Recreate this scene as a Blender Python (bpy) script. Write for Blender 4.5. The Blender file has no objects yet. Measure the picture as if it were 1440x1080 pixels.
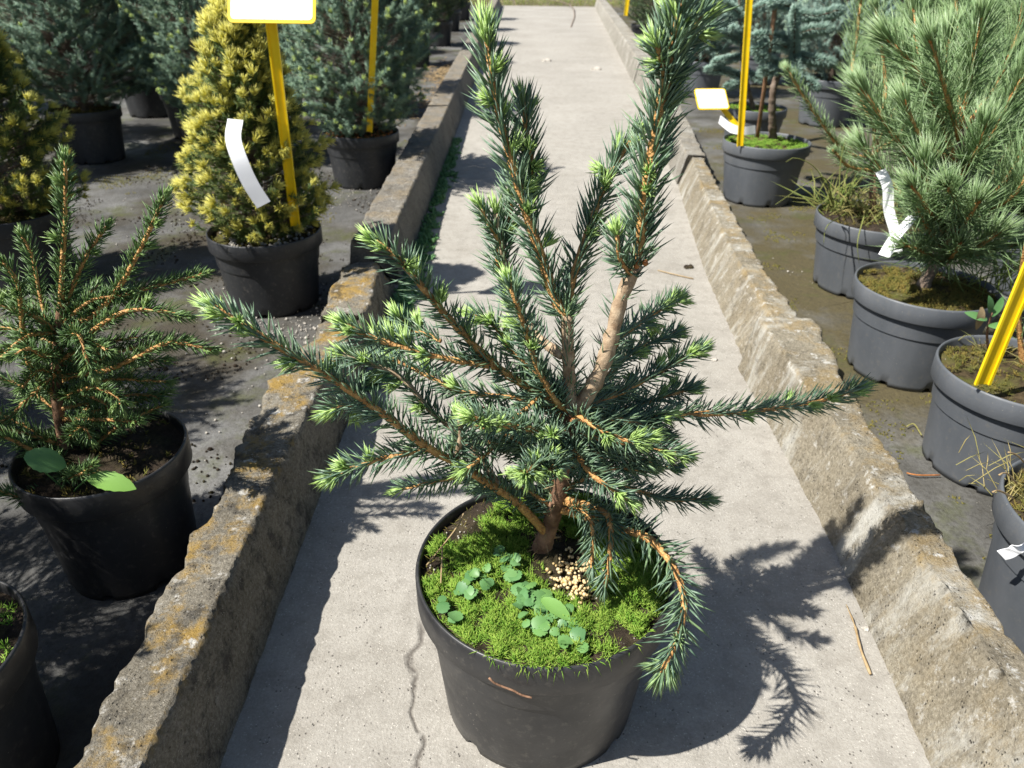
import bpy, math, random
import numpy as np
from mathutils import Vector, Matrix, noise as mnoise

SC = bpy.context.scene
COL = SC.collection
rng = np.random.default_rng(11)
random.seed(5)

# ------------------------------------------------------------------ camera, sky, sun, exposure
FPX, PITCH, ROLL, CAMH = 1047.0, math.radians(30.0), math.radians(0.8), 0.614   # focal length in px of a 1440 px wide picture
_fw = np.array([0, math.cos(PITCH), -math.sin(PITCH)])
_r0 = np.array([1.0, 0, 0]); _u0 = np.cross(_r0, _fw)
_R = math.cos(ROLL) * _r0 + math.sin(ROLL) * _u0
_U = -math.sin(ROLL) * _r0 + math.cos(ROLL) * _u0
cd = bpy.data.cameras.new('camera'); cam = bpy.data.objects.new('camera', cd); COL.objects.link(cam)
cd.sensor_width = 36; cd.lens = 36 * FPX / 1440; cd.clip_start = 0.01; cd.clip_end = 500
cam.matrix_world = Matrix(((_R[0], _U[0], -_fw[0], 0), (_R[1], _U[1], -_fw[1], 0), (_R[2], _U[2], -_fw[2], CAMH), (0, 0, 0, 1)))
cd.dof.use_dof = True; cd.dof.focus_distance = 0.60; cd.dof.aperture_fstop = 13.0
SC.camera = cam
SUNV = Vector((0.72, 0.30, -1.0)).normalized()         # the way the light travels
w = bpy.data.worlds.new('World'); SC.world = w; w.use_nodes = True
nt = w.node_tree; bg = nt.nodes['Background']; sky = nt.nodes.new('ShaderNodeTexSky')
sky.sky_type = 'NISHITA'; sky.sun_disc = False; sky.sun_elevation = math.asin(-SUNV.z)
sky.sun_rotation = math.atan2(-SUNV.x, -SUNV.y)
nt.links.new(sky.outputs[0], bg.inputs[0]); bg.inputs[1].default_value = 0.06
sl = bpy.data.lights.new('sun', 'SUN'); sl.energy = 5.0; sl.angle = math.radians(0.55); sl.color = (1.0, 0.965, 0.905)
sun = bpy.data.objects.new('sun', sl); COL.objects.link(sun)
sun.rotation_euler = SUNV.to_track_quat('-Z', 'Y').to_euler(); sun.location = (-3, -1.5, 5)
SC.view_settings.view_transform = 'Standard'; SC.view_settings.look = 'None'
SC.view_settings.exposure = 0.85; SC.view_settings.gamma = 1.0; SC.view_settings.use_curve_mapping = False
SC.render.engine = 'CYCLES'


def ray(u, v): return _fw + _R * (u - 720) / FPX - _U * (v - 540) / FPX
def at(u, v, y):                                       # point of the place seen at (u, v) and y metres ahead
    d = ray(u, v); return d * (y / d[1]) + np.array([0, 0, CAMH])
def onz(u, v, z):                                      # the same on a level surface
    d = ray(u, v); return d * ((z - CAMH) / d[2]) + np.array([0, 0, CAMH])


# ------------------------------------------------------------------ materials
MAT = {}
class NT:
    def __init__(s, name):
        s.m = bpy.data.materials.new(name); s.m.use_nodes = True; MAT[name] = s.m
        s.t = s.m.node_tree; s.b = s.t.nodes['Principled BSDF']; s.out = s.t.nodes['Material Output']
        s.co = s.t.nodes.new('ShaderNodeTexCoord')
    def n(s, typ, **k):
        x = s.t.nodes.new(typ)
        for a, v in k.items():
            if hasattr(x, a): setattr(x, a, v)
        return x
    def l(s, a, b): s.t.links.new(a, b)
    def noise(s, scale, detail=4, rough=.55, vec=None, stretch=None):
        x = s.n('ShaderNodeTexNoise'); x.inputs['Scale'].default_value = scale
        x.inputs['Detail'].default_value = detail; x.inputs['Roughness'].default_value = rough
        src = vec or s.co.outputs['Object']
        if stretch:
            mp = s.n('ShaderNodeMapping'); mp.inputs['Scale'].default_value = stretch; s.l(src, mp.inputs[0]); src = mp.outputs[0]
        s.l(src, x.inputs['Vector']); return x.outputs['Fac']
    def voro(s, scale, feature='F1'):
        x = s.n('ShaderNodeTexVoronoi'); x.feature = feature; x.inputs['Scale'].default_value = scale
        s.l(s.co.outputs['Object'], x.inputs['Vector']); return x.outputs['Distance']
    def ramp(s, f, a, b, c0=(0, 0, 0, 1), c1=(1, 1, 1, 1)):
        x = s.n('ShaderNodeValToRGB'); e = x.color_ramp.elements
        e[0].position = a; e[1].position = b; e[0].color = c0; e[1].color = c1; s.l(f, x.inputs[0]); return x.outputs[0]
    def mix(s, f, a, b, mode='MIX'):
        x = s.n('ShaderNodeMix'); x.data_type = 'RGBA'; x.blend_type = mode
        for sock, v in ((x.inputs[0], f), (x.inputs[6], a), (x.inputs[7], b)):
            if isinstance(v, (int, float)): sock.default_value = v
            elif isinstance(v, tuple): sock.default_value = v if len(v) == 4 else v + (1,)
            else: s.l(v, sock)
        return x.outputs[2]
    def math(s, op, a, b=0.0):
        x = s.n('ShaderNodeMath'); x.operation = op
        for sock, v in ((x.inputs[0], a), (x.inputs[1], b)):
            if isinstance(v, (int, float)): sock.default_value = v
            else: s.l(v, sock)
        return x.outputs[0]
    def bump(s, f, strength, dist, prev=None):
        x = s.n('ShaderNodeBump'); x.inputs['Strength'].default_value = strength; x.inputs['Distance'].default_value = dist
        s.l(f, x.inputs['Height'])
        if prev is not None: s.l(prev, x.inputs['Normal'])
        return x.outputs[0]
    def fin(s, color, rough=.8, normal=None, spec=.4):
        if isinstance(color, tuple): s.b.inputs['Base Color'].default_value = color + (1,)
        else: s.l(color, s.b.inputs['Base Color'])
        if isinstance(rough, (int, float)): s.b.inputs['Roughness'].default_value = rough
        else: s.l(rough, s.b.inputs['Roughness'])
        s.b.inputs['Specular IOR Level'].default_value = spec
        if normal is not None: s.l(normal, s.b.inputs['Normal'])
        return s.m


def concrete_path():
    m = NT('path_concrete')
    c = m.mix(m.ramp(m.noise(2.3, 5), .3, .72), (.288, .268, .232), (.400, .376, .332))
    c = m.mix(m.ramp(m.noise(300, 6, .8), .36, .64), m.mix(.24, c, (.13, .118, .10)), m.mix(.16, c, (.62, .60, .55)))
    c = m.mix(m.math('MULTIPLY', m.ramp(m.noise(34, 7, .75), .46, .66), .42), c, (.17, .155, .13))
    grains = m.ramp(m.voro(330), .14, .30, (1, 1, 1, 1), (0, 0, 0, 1))
    gm = m.math('MULTIPLY', grains, m.ramp(m.noise(150, 2), .50, .60))
    c = m.mix(m.math('MULTIPLY', gm, .72), c, (.62, .585, .52))
    pit = m.math('MULTIPLY', m.ramp(m.voro(210), .12, .24, (1, 1, 1, 1), (0, 0, 0, 1)), m.ramp(m.noise(48, 4, .65), .51, .60))
    c = m.mix(m.math('MULTIPLY', pit, .75), c, (.085, .075, .065))
    stain = m.ramp(m.noise(5.5, 6, .65), .50, .75)
    c = m.mix(m.math('MULTIPLY', stain, .30), c, (.20, .175, .14))
    # a hairline crack that wanders down the slab
    sx = m.n('ShaderNodeSeparateXYZ'); m.l(m.co.outputs['Object'], sx.inputs[0])
    wob = m.math('ADD', m.math('MULTIPLY', m.math('SUBTRACT', m.noise(11, 2, .5), .5), .07), m.math('MULTIPLY', m.math('SUBTRACT', m.noise(120, 3, .6), .5), .006))
    d = m.math('ABSOLUTE', m.math('ADD', m.math('ADD', m.math('SUBTRACT', sx.outputs[0], m.math('MULTIPLY', sx.outputs[1], -.03)), .075), wob))
    crack = m.ramp(d, .00012, .00036, (1, 1, 1, 1), (0, 0, 0, 1))
    crack = m.math('MULTIPLY', crack, m.ramp(sx.outputs[1], .545, .56, (1, 1, 1, 1), (0, 0, 0, 1)))
    crack = m.math('MULTIPLY', crack, m.ramp(m.noise(60, 3), .26, .40))
    c = m.mix(m.math('MULTIPLY', crack, .8), c, (.07, .06, .05))
    h = m.math('SUBTRACT', m.math('SUBTRACT', m.math('ADD', m.noise(420, 4, .75), m.math('MULTIPLY', gm, .3)), m.math('MULTIPLY', pit, .9)), crack)
    m.fin(c, .92, m.bump(m.noise(14, 4), .15, .01, m.bump(h, .75, .0016)), .2)
concrete_path()


def kerb_mat(name, base0, base1, ochre_amt, white_amt, dark_amt, streak):
    m = NT(name)
    g = m.n('ShaderNodeNewGeometry'); sz = m.n('ShaderNodeSeparateXYZ'); m.l(g.outputs['Normal'], sz.inputs[0])
    top = m.ramp(sz.outputs[2], .35, .75)              # lichen settles on the tops
    c = m.mix(m.ramp(m.noise(9, 5), .3, .7), base0, base1)
    c = m.mix(m.ramp(m.noise(260, 4, .75), .36, .66), m.mix(.45, c, (.07, .06, .045)), m.mix(.22, c, (.6, .56, .48)))
    if streak: c = m.mix(m.math('MULTIPLY', m.ramp(m.noise(9, 6, .7, stretch=(1, 2.2, .6)), .50, .66), .9), c, (.54, .525, .47))
    c = m.mix(m.math('MULTIPLY', m.math('MULTIPLY', m.ramp(m.noise(17, 7, .72), .47, .60), ochre_amt), top), c, (.36, .235, .065))
    c = m.mix(m.math('MULTIPLY', m.ramp(m.noise(30, 7, .74), .51, .62), dark_amt), c, (.060, .056, .050))
    c = m.mix(m.math('MULTIPLY', m.math('MULTIPLY', m.ramp(m.noise(55, 7, .75), .56, .66), white_amt), m.math('ADD', m.math('MULTIPLY', top, .75), .25 if not streak else .6)), c, (.58, .56, .51))
    sp = m.math('MULTIPLY', m.ramp(m.voro(420), .12, .28, (1, 1, 1, 1), (0, 0, 0, 1)), m.ramp(m.noise(90, 3), .48, .6))
    c = m.mix(m.math('MULTIPLY', sp, .55), c, (.60, .56, .48))
    pit = m.math('MULTIPLY', m.ramp(m.voro(230), .12, .26, (1, 1, 1, 1), (0, 0, 0, 1)), m.ramp(m.noise(60, 3), .5, .6))
    c = m.mix(m.math('MULTIPLY', pit, .7), c, (.05, .045, .035))
    h = m.math('SUBTRACT', m.math('ADD', m.noise(330, 5, .8), m.math('MULTIPLY', m.noise(70, 6, .75), 1.8)), pit)
    m.fin(c, .95, m.bump(h, .9, .0042), .15)
kerb_mat('kerb_lichen', (.155, .135, .098), (.30, .27, .21), .95, 1.0, .75, False)
kerb_mat('kerb_grey', (.16, .145, .12), (.26, .24, .205), .25, .45, .45, False)
kerb_mat('kerb_beige', (.225, .185, .115), (.37, .325, .235), .45, 1.0, .28, True)
kerb_mat('kerb_far', (.24, .22, .185), (.33, .31, .265), .1, .4, .2, True)


def bed_ground(name, g0, g1, brown, blo, bhi):
    m = NT(name)
    c = m.mix(m.ramp(m.noise(3.1, 6, .6), .38, .66), g0, g1)
    c = m.mix(m.ramp(m.noise(2.1, 6, .65), blo, bhi), c, brown)
    c = m.mix(m.math('MULTIPLY', m.ramp(m.noise(6.3, 6, .7), .53, .66), .75), c, (.070, .078, .020))
    c = m.mix(m.math('MULTIPLY', m.ramp(m.noise(160, 5, .75), .45, .7), .6), c, (.03, .026, .02))
    sp = m.math('MULTIPLY', m.ramp(m.voro(150), .08, .16, (1, 1, 1, 1), (0, 0, 0, 1)), m.ramp(m.noise(9, 4, .7), .58, .68))
    c = m.mix(sp, c, (.42, .39, .33))
    rough = m.ramp(m.noise(3.1, 6, .6), .4, .7, (.85, .85, .85, 1), (.55, .55, .55, 1))
    m.fin(c, rough, m.bump(m.noise(12, 6, .65), .6, .012, m.bump(m.noise(200, 5, .75), .6, .003)), .3)
bed_ground('bed_fabric', (.05, .049, .046), (.19, .188, .18), (.052, .044, .030), .47, .60)
bed_ground('bed_mossy', (.05, .047, .038), (.19, .188, .18), (.085, .070, .034), .42, .56)


def simple(name, c0, c1, scale, rough, bs=.4, bd=.002, spec=.4, bscale=None):
    m = NT(name)
    c = m.mix(m.ramp(m.noise(scale, 5, .6), .35, .68), c0, c1)
    m.fin(c, rough, m.bump(m.noise(bscale or scale * 2, 5, .7), bs, bd), spec)
simple('far_ground', (.09, .075, .05), (.20, .17, .11), 2.5, .95, .6, .02, .1)
simple('trunk_bark', (.13, .07, .042), (.34, .20, .125), 90, .9, .9, .002, .2, 160)
simple('old_bark', (.25, .165, .10), (.52, .40, .27), 110, .85, .8, .0015, .25, 200)
simple('far_bark', (.12, .085, .06), (.24, .19, .15), 60, .9, .6, .002, .2)
simple('white_tag', (.74, .75, .77), (.82, .82, .82), 12, .45, .1, .001, .4)
simple('yellow_plastic', (.86, .58, .006), (.92, .66, .012), 25, .4, .12, .0005, .45)
simple('bamboo', (.18, .095, .05), (.28, .16, .09), 40, .7, .3, .001, .3)
simple('dry_straw', (.26, .175, .085), (.46, .35, .20), 60, .8, .3, .0005, .2)
simple('stone_chip', (.30, .27, .23), (.58, .55, .49), 130, .9, .5, .001, .2)
simple('bud_brown', (.30, .10, .025), (.48, .19, .05), 200, .5, .3, .0005, .4)


def soil_mat(name, a, b, g):
    m = NT(name)
    c = m.mix(m.ramp(m.noise(60, 5, .7), .35, .7), a, b)
    c = m.mix(m.math('MULTIPLY', m.ramp(m.noise(22, 5, .65), .46, .62), g), c, (.11, .12, .025))
    sp = m.math('MULTIPLY', m.ramp(m.voro(260), .12, .2, (1, 1, 1, 1), (0, 0, 0, 1)), m.ramp(m.noise(30, 3), .55, .65))
    c = m.mix(sp, c, (.42, .39, .33))
    m.fin(c, .95, m.bump(m.noise(130, 6, .75), 1.0, .005), .15)
soil_mat('soil', (.016, .012, .009), (.075, .055, .038), .15)
soil_mat('mossy_soil', (.03, .022, .012), (.13, .095, .05), .7)


def pot_mat(name, c0, c1, rough):
    m = NT(name)
    c = m.mix(m.ramp(m.noise(14, 5, .6, stretch=(1, 1, .4)), .35, .75), c0, c1)
    dust = m.math('MULTIPLY', m.ramp(m.noise(120, 4, .7), .55, .75), .35)
    c = m.mix(dust, c, (.17, .155, .13))
    sp = m.math('MULTIPLY', m.ramp(m.voro(180), .07, .12, (1, 1, 1, 1), (0, 0, 0, 1)), m.ramp(m.noise(25, 2), .58, .66))
    c = m.mix(m.math('MULTIPLY', sp, .6), c, (.35, .32, .27))
    r = m.ramp(m.noise(20, 4), .3, .7, (rough - .1,) * 3 + (1,), (rough + .12,) * 3 + (1,))
    m.fin(c, r, m.bump(m.noise(35, 4), .12, .003, m.bump(m.noise(240, 3), .15, .0006)), .45)
pot_mat('pot_black', (.018, .018, .019), (.042, .042, .043), .40)
pot_mat('pot_grey', (.078, .086, .096), (.122, .130, .142), .5)
pot_mat('pot_dark', (.016, .017, .019), (.034, .036, .040), .46)


def leafy(name, old, old2, new, rough=.42, trans=.22, spec=.5):
    """needle / leaf material: the 'tint' attribute runs from last year's growth to this year's"""
    m = NT(name)
    a = m.n('ShaderNodeAttribute'); a.attribute_name = 'tint'
    base = m.mix(m.ramp(m.noise(45, 3), .3, .7), old, old2)
    c = m.mix(a.outputs['Fac'], base, new)
    m.fin(c, rough, None, spec)
    tr = m.n('ShaderNodeBsdfTranslucent'); m.l(c, tr.inputs[0])
    mx = m.n('ShaderNodeMixShader'); mx.inputs[0].default_value = trans
    m.l(m.b.outputs[0], mx.inputs[1]); m.l(tr.outputs[0], mx.inputs[2]); m.l(mx.outputs[0], m.out.inputs[0])
leafy('needle_blue', (.100, .185, .118), (.195, .295, .205), (.50, .70, .20), .36, .30, .6)
leafy('needle_green', (.070, .145, .045), (.125, .215, .070), (.36, .52, .15), .4)
leafy('needle_conica', (.060, .125, .026), (.110, .180, .040), (.88, .82, .20), .5, .38)
leafy('needle_grey', (.120, .215, .150), (.225, .345, .265), (.62, .74, .20), .5, .3)
leafy('needle_fir', (.19, .31, .25), (.36, .50, .43), (.40, .52, .36), .5)
leafy('needle_pine', (.150, .265, .095), (.295, .430, .205), (.52, .62, .30), .38, .32, .6)
leafy('needle_dark', (.035, .068, .030), (.065, .110, .045), (.20, .30, .07), .5)
leafy('moss_green', (.12, .29, .024), (.22, .43, .050), (.50, .62, .12), .6, .35, .3)
leafy('moss_olive', (.10, .12, .025), (.18, .17, .045), (.36, .22, .06), .8, .2, .2)
leafy('weed_leaf', (.085, .22, .075), (.15, .31, .13), (.28, .50, .09), .45, .3, .45)
leafy('grass_blade', (.14, .22, .04), (.22, .30, .07), (.45, .36, .15), .5, .3, .3)


def shoot_bark():                                      # young shoots: orange brown with the ridged leaf cushions
    m = NT('shoot_bark')
    c = m.mix(m.ramp(m.noise(220, 4, .7), .35, .65), (.32, .145, .045), (.62, .36, .13))
    m.fin(c, .6, m.bump(m.voro(520), .9, .0012), .4)
shoot_bark()


# ------------------------------------------------------------------ mesh helpers
ORG = {}                                               # world origin of each thing, so that parts can be given in place coordinates
def thing(name, label, cat, loc, group=None):
    o = bpy.data.objects.new(name, None); COL.objects.link(o); o.location = loc; o.empty_display_size = .05
    o['label'] = label; o['category'] = cat
    if group: o['group'] = group
    ORG[o.name] = np.array(loc, float); return o
def tag(o, label, cat, group=None):
    o['label'] = label; o['category'] = cat
    if group: o['group'] = group
    return o
def root_of(p):
    while p.parent: p = p.parent
    return p
def obj(name, V, F, mat, parent=None, smooth=False, tint=None, kind=None, label=None, origin=None):
    """V (n,3) in place coordinates; F: triangle array or list of tuples"""
    V = np.asarray(V, np.float32)
    if parent is not None: o0 = ORG[root_of(parent).name]
    elif origin is not None: o0 = np.array(origin)
    else: o0 = np.zeros(3)
    V = (V - o0).astype(np.float32)
    me = bpy.data.meshes.new(name)
    if isinstance(F, np.ndarray):
        n, k = F.shape
        me.vertices.add(len(V)); me.vertices.foreach_set('co', V.ravel())
        me.loops.add(n * k); me.loops.foreach_set('vertex_index', F.astype(np.int32).ravel())
        me.polygons.add(n); me.polygons.foreach_set('loop_start', np.arange(0, n * k, k, dtype=np.int32))
        me.update(calc_edges=True); me.validate()
    else:
        me.from_pydata([tuple(map(float, v)) for v in V], [], F); me.update()
    if smooth: me.polygons.foreach_set('use_smooth', np.ones(len(me.polygons), bool))
    if tint is not None:
        a = me.attributes.new('tint', 'FLOAT', 'POINT'); a.data.foreach_set('value', np.asarray(tint, np.float32))
    me.materials.append(MAT[mat])
    o = bpy.data.objects.new(name, me); COL.objects.link(o)
    if parent is not None: o.parent = parent
    elif origin is not None: o.location = tuple(o0); ORG[o.name] = o0
    else: ORG[o.name] = np.zeros(3)
    if kind: o['kind'] = kind
    if label: o['label'] = label
    return o
def unit(a): return a / np.maximum(np.linalg.norm(a, axis=-1, keepdims=True), 1e-9)
def spline(P, n):                                      # Catmull-Rom through the points, n samples
    P = np.asarray(P, float)
    if len(P) == 2: t = np.linspace(0, 1, n)[:, None]; return P[0] * (1 - t) + P[1] * t
    Q = np.vstack([2 * P[0] - P[1], P, 2 * P[-1] - P[-2]]); L = np.r_[0, np.cumsum(np.linalg.norm(np.diff(P, axis=0), axis=1))]
    s = np.linspace(0, L[-1], n); i = np.clip(np.searchsorted(L, s, 'right') - 1, 0, len(P) - 2)
    t = ((s - L[i]) / (L[i + 1] - L[i]))[:, None]
    a, b, c, d = Q[i], Q[i + 1], Q[i + 2], Q[i + 3]
    return .5 * (2 * b + (c - a) * t + (2 * a - 5 * b + 4 * c - d) * t ** 2 + (3 * b - a - 3 * c + d) * t ** 3)
def tube(P, r, k=8, cap=True):
    P = np.asarray(P, float); n = len(P); r = np.broadcast_to(np.asarray(r, float), (n,))
    T = unit(np.gradient(P, axis=0)); ref = np.array([0.31, 0.2, .93]) if abs(T[0] @ [.31, .2, .93]) < .9 else np.array([1., 0, 0])
    A = unit(np.cross(T, ref)); B = np.cross(T, A)
    th = np.arange(k) * 2 * np.pi / k
    V = (P[:, None] + r[:, None, None] * (np.cos(th)[None, :, None] * A[:, None] + np.sin(th)[None, :, None] * B[:, None])).reshape(-1, 3)
    F = [(i * k + j, i * k + (j + 1) % k, (i + 1) * k + (j + 1) % k, (i + 1) * k + j) for i in range(n - 1) for j in range(k)]
    if cap: F += [tuple(range(k))[::-1], tuple(range((n - 1) * k, n * k))]
    return V, F
def join(parts):
    V, F, o = [], [], 0
    for v, f in parts:
        V.append(v); F += [tuple(i + o for i in q) for q in f]; o += len(v)
    return np.vstack(V), F
NF = np.array([[0, 1, 4], [0, 4, 3], [1, 2, 5], [1, 5, 4], [2, 0, 3], [2, 3, 5], [3, 4, 6], [4, 5, 6], [5, 3, 6]])
def spines(pos, dr, L, wd, bend=None):
    """three sided tapering needles, nine triangles each"""
    n = len(pos); dr = unit(dr); L = np.broadcast_to(L, (n,)); wd = np.broadcast_to(wd, (n,))
    q = rng.normal(size=(n, 3)); A = unit(np.cross(dr, q)); B = np.cross(dr, A)
    if bend is None: bend = np.zeros((n, 3))
    mid = pos + dr * (L * .5)[:, None]; tip = pos + dr * L[:, None] + bend * L[:, None]
    V = np.empty((n, 7, 3))
    for k in range(3):
        c, s = math.cos(2.0944 * k), math.sin(2.0944 * k); rr = (A * c + B * s) * (wd * .5)[:, None]
        V[:, k] = pos + rr * .7; V[:, 3 + k] = mid + rr + bend * (L * .28)[:, None]
    V[:, 6] = tip
    F = (NF[None] + (np.arange(n) * 7)[:, None, None]).reshape(-1, 3)
    return V.reshape(-1, 3), F
LF = np.array([[0, 1, 3], [1, 2, 3], [2, 0, 3]])
def barbs(pos, dr, L, wd):
    """three triangle needles for crowns farther away"""
    n = len(pos); dr = unit(dr); q = rng.normal(size=(n, 3)); A = unit(np.cross(dr, q)); B = np.cross(dr, A); L = np.broadcast_to(L, (n,))
    V = np.empty((n, 4, 3))
    for k in range(3): V[:, k] = pos + (A * math.cos(2.0944 * k) + B * math.sin(2.0944 * k)) * wd * .6
    V[:, 3] = pos + dr * L[:, None]
    return V.reshape(-1, 3), (LF[None] + (np.arange(n) * 4)[:, None, None]).reshape(-1, 3)
def cat(parts):
    V, F, T, o = [], [], [], 0
    for v, f, t in parts: V.append(v); F.append(f + o); T.append(t); o += len(v)
    return np.vstack(V), np.vstack(F), np.concatenate(T)
def along(P, t):
    P = np.asarray(P); x = t * (len(P) - 1); i = np.clip(x.astype(int), 0, len(P) - 2); f = (x - i)[:, None]
    return P[i] * (1 - f) + P[i + 1] * f, unit(P[i + 1] - P[i])
UP = np.array([0, 0, 1.0])
def shoot_needles(P, n, L=.016, wd=.0012, ang=48, t0=.0, up=.15, rad=.002, spread=10, flat=0.0):
    t = t0 + (1 - t0) * (np.arange(n) + rng.random(n)) / n; pos, T = along(P, t)
    q = rng.normal(size=(n, 3)); Rd = unit(q - (q * T).sum(1, keepdims=True) * T)
    Rd = unit(Rd + up * 1.5 * UP - flat * Rd * np.array([0, 0, 1.0])); Rd = unit(Rd - (Rd * T).sum(1, keepdims=True) * T)
    a = np.radians(ang + spread * rng.normal(size=n)) * (1 - .35 * np.clip((t - .85) / .15, 0, 1))
    d = np.cos(a)[:, None] * T + np.sin(a)[:, None] * Rd
    l = L * rng.uniform(.72, 1.12, n) * (1 - .25 * np.clip((t - .9) / .1, 0, 1))
    V, F = spines(pos + Rd * rad * .8, d, l, wd * rng.uniform(.85, 1.15, n), T * .10 + UP * .05)
    return V, F, np.repeat(np.clip(rng.normal(.05, .12, n), 0, .45), 7)
def tuft(p, d, n=26, L=.012, wd=.0013, cone=48, tint=(.65, 1.0)):
    d = unit(np.asarray(d, float)); q = rng.normal(size=(n, 3)); Rd = unit(q - (q @ d)[:, None] * d)
    a = np.radians(cone) * np.sqrt(rng.random(n)); dd = np.cos(a)[:, None] * d + np.sin(a)[:, None] * Rd
    st = np.asarray(p) - d * .004 + d * .007 * rng.random(n)[:, None]
    V, F = spines(st, dd, L * rng.uniform(.7, 1.1, n), wd, -Rd * .12 + d * .1)
    return V, F, np.repeat(rng.uniform(*tint, n), 7)
def fbm(x, y, z, sc, oct=4): return mnoise.fractal(Vector((x * sc, y * sc, z * sc)), 1.0, 2.0, oct)


# ------------------------------------------------------------------ the setting: ground, path, kerbs
def sheet(name, x0, x1, y0, y1, z, mat, nx=1, ny=1, fn=None):
    xs = np.linspace(x0, x1, nx + 1); ys = np.linspace(y0, y1, ny + 1)
    V = np.array([(x, y, z + (fn(x, y) if fn else 0)) for y in ys for x in xs])
    F = [(j * (nx + 1) + i, j * (nx + 1) + i + 1, (j + 1) * (nx + 1) + i + 1, (j + 1) * (nx + 1) + i) for j in range(ny) for i in range(nx)]
    o = obj(name, V, F, mat, smooth=True); o['kind'] = 'structure'; return o
sheet('ground', -80, 80, -30, 160, -.006, 'far_ground')
sheet('planting_bed_left', -7, -.25, -1.2, 11.3, -.002, 'bed_fabric')
sheet('planting_bed_right', .34, 9, -1.2, 11.3, -.002, 'bed_mossy')
RBX = lambda y: np.interp(y, [-.5, .4, .7, 1.15, 1.59, 2.3, 4.1, 8, 11.5], [.335, .362, .384, .405, .43, .50, .63, .86, 1.06])
pv = [(-.25, -1.2, .004), (.33, -1.2, .004)]
ysp = np.linspace(-1.2, 11.4, 40)
PV, PF = [], []
for i, y in enumerate(ysp):
    for k in range(7): PV.append((-.262 + (float(RBX(y)) + .03 + .262) * k / 6, y, .003))
    if i:
        for k in range(6): PF.append(((i - 1) * 7 + k, (i - 1) * 7 + k + 1, i * 7 + k + 1, i * 7 + k))
o = obj('path', np.array(PV), PF, 'path_concrete'); o['kind'] = 'structure'


def kerb_stone(parent, mat, ys, ib, it, ot, ob, hh, amp, chip, seed, edge=0.006):
    """one cast kerb length: inner base, inner top, outer top, outer base and height as functions of y; weathered all over"""
    def prof(y):
        e = fbm(seed, y, 3.1, 22, 4) * chip + fbm(seed + 5, y, 0, 75, 3) * chip * .45 + fbm(seed + 2, y, 0, 7, 2) * chip * .5
        f = fbm(seed + 9, y, 1, 30, 4) * edge
        a, b, c0, d, h = ib(y), it(y), ot(y), ob(y), hh(y); c = c0 + e; b1 = b + f
        P = []
        sg = 1 if c > b else -1
        for t in np.linspace(0, 1, 15)[:-1]: P.append((a + (b - a) * t ** 1.15 + f * t ** 6, -.02 + (h - .003 + .02) * t))
        P.append((b1 + sg * .0025, h))
        for t in np.linspace(0, 1, 15)[1:-1]: P.append((b + (c0 - b) * t + f * (1 - t) ** 4 + e * t ** 3, h - .004 * t * abs(math.sin(seed))))
        P.append((c - sg * .002, h - .004))
        for t in np.linspace(0, 1, 12)[1:]: P.append((c + (d - c) * t, (h - .008) * (1 - t) - .02 * t))
        return P
    V, F = [], []; m = None
    for i, y in enumerate(ys):
        P = prof(float(y)); m = len(P)
        for k, (x, z) in enumerate(P):
            n1 = fbm(x + seed, y, z, 38, 4) * amp * .45; n2 = fbm(x, y + seed, z, 150, 3) * amp * .45; n3 = fbm(x, y, z + seed, 9, 2) * amp * .5
            V.append((x + n1 + n2 * .7, y + n2 + (0 if 0 < i < len(ys) - 1 else n3 * 1.5), z + (n1 * .6 + n2 + n3 * .5) * (1 if z > .01 else 0)))
        if i:
            for k in range(m - 1): F.append(((i - 1) * m + k, (i - 1) * m + k + 1, i * m + k + 1, i * m + k))
    for b in (0, len(ys) - 1):                                    # end faces as a fan
        c = np.mean([V[b * m + k] for k in range(m)], axis=0); V.append(tuple(c)); ci = len(V) - 1
        for k in range(m - 1): F.append((b * m + k, b * m + k + 1, ci))
    return obj('kerb_stone', np.array(V), F, mat, parent, smooth=True)
I = lambda xs, vs: (lambda y: float(np.interp(y, xs, vs)))
kl = bpy.data.objects.new('kerb_left', None); COL.objects.link(kl); kl['kind'] = 'structure'; ORG[kl.name] = np.zeros(3)
kr = bpy.data.objects.new('kerb_right', None); COL.objects.link(kr); kr['kind'] = 'structure'; ORG[kr.name] = np.zeros(3)
# left kerb: a lichen-covered length with a broken end, then cleaner lengths
kerb_stone(kl, 'kerb_lichen', np.arange(-.3, 1.13, .0055), I([0, 2], [-.245, -.24]), I([0, .7, .9, 1.02, 1.2], [-.262, -.266, -.262, -.255, -.258]),
           I([0, .4, .64, .84, 1.0, 1.2], [-.316, -.318, -.325, -.334, -.322, -.318]), I([0, 2], [-.335, -.345]), I([-1, .9, 1.0, 1.12], [.1, .1, .092, .083]), .0032, .012, 2.3, .0022)
kerb_stone(kl, 'kerb_lichen', np.arange(1.135, 1.455, .0055), I([0, 2], [-.238, -.235]), I([1.1, 1.2, 1.3, 1.38, 1.46], [-.252, -.246, -.256, -.272, -.285]),
           I([1.1, 1.3, 1.46], [-.318, -.325, -.335]), I([0, 2], [-.34, -.35]), I([1.1, 1.25, 1.33, 1.4, 1.46], [.088, .097, .092, .075, .06]), .006, .010, 7.9, .012)
for (a, b, s) in ((1.475, 3.02, 4.4), (3.03, 5.6, 6.1), (5.61, 8.4, 8.8), (8.41, 11.3, 9.9)):
    kerb_stone(kl, 'kerb_grey', np.linspace(a, b, int((b - a) / (.0075 if a < 2 else .02))), I([1, 4, 12], [-.236, -.225, -.20]), I([1, 4, 12], [-.256, -.262, -.25]),
               I([1, 4, 12], [-.335, -.345, -.345]), I([1, 12], [-.352, -.36]), I([0, 12], [.104, .104]), .0022 if a < 2 else .003, .004, s, .003)
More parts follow.
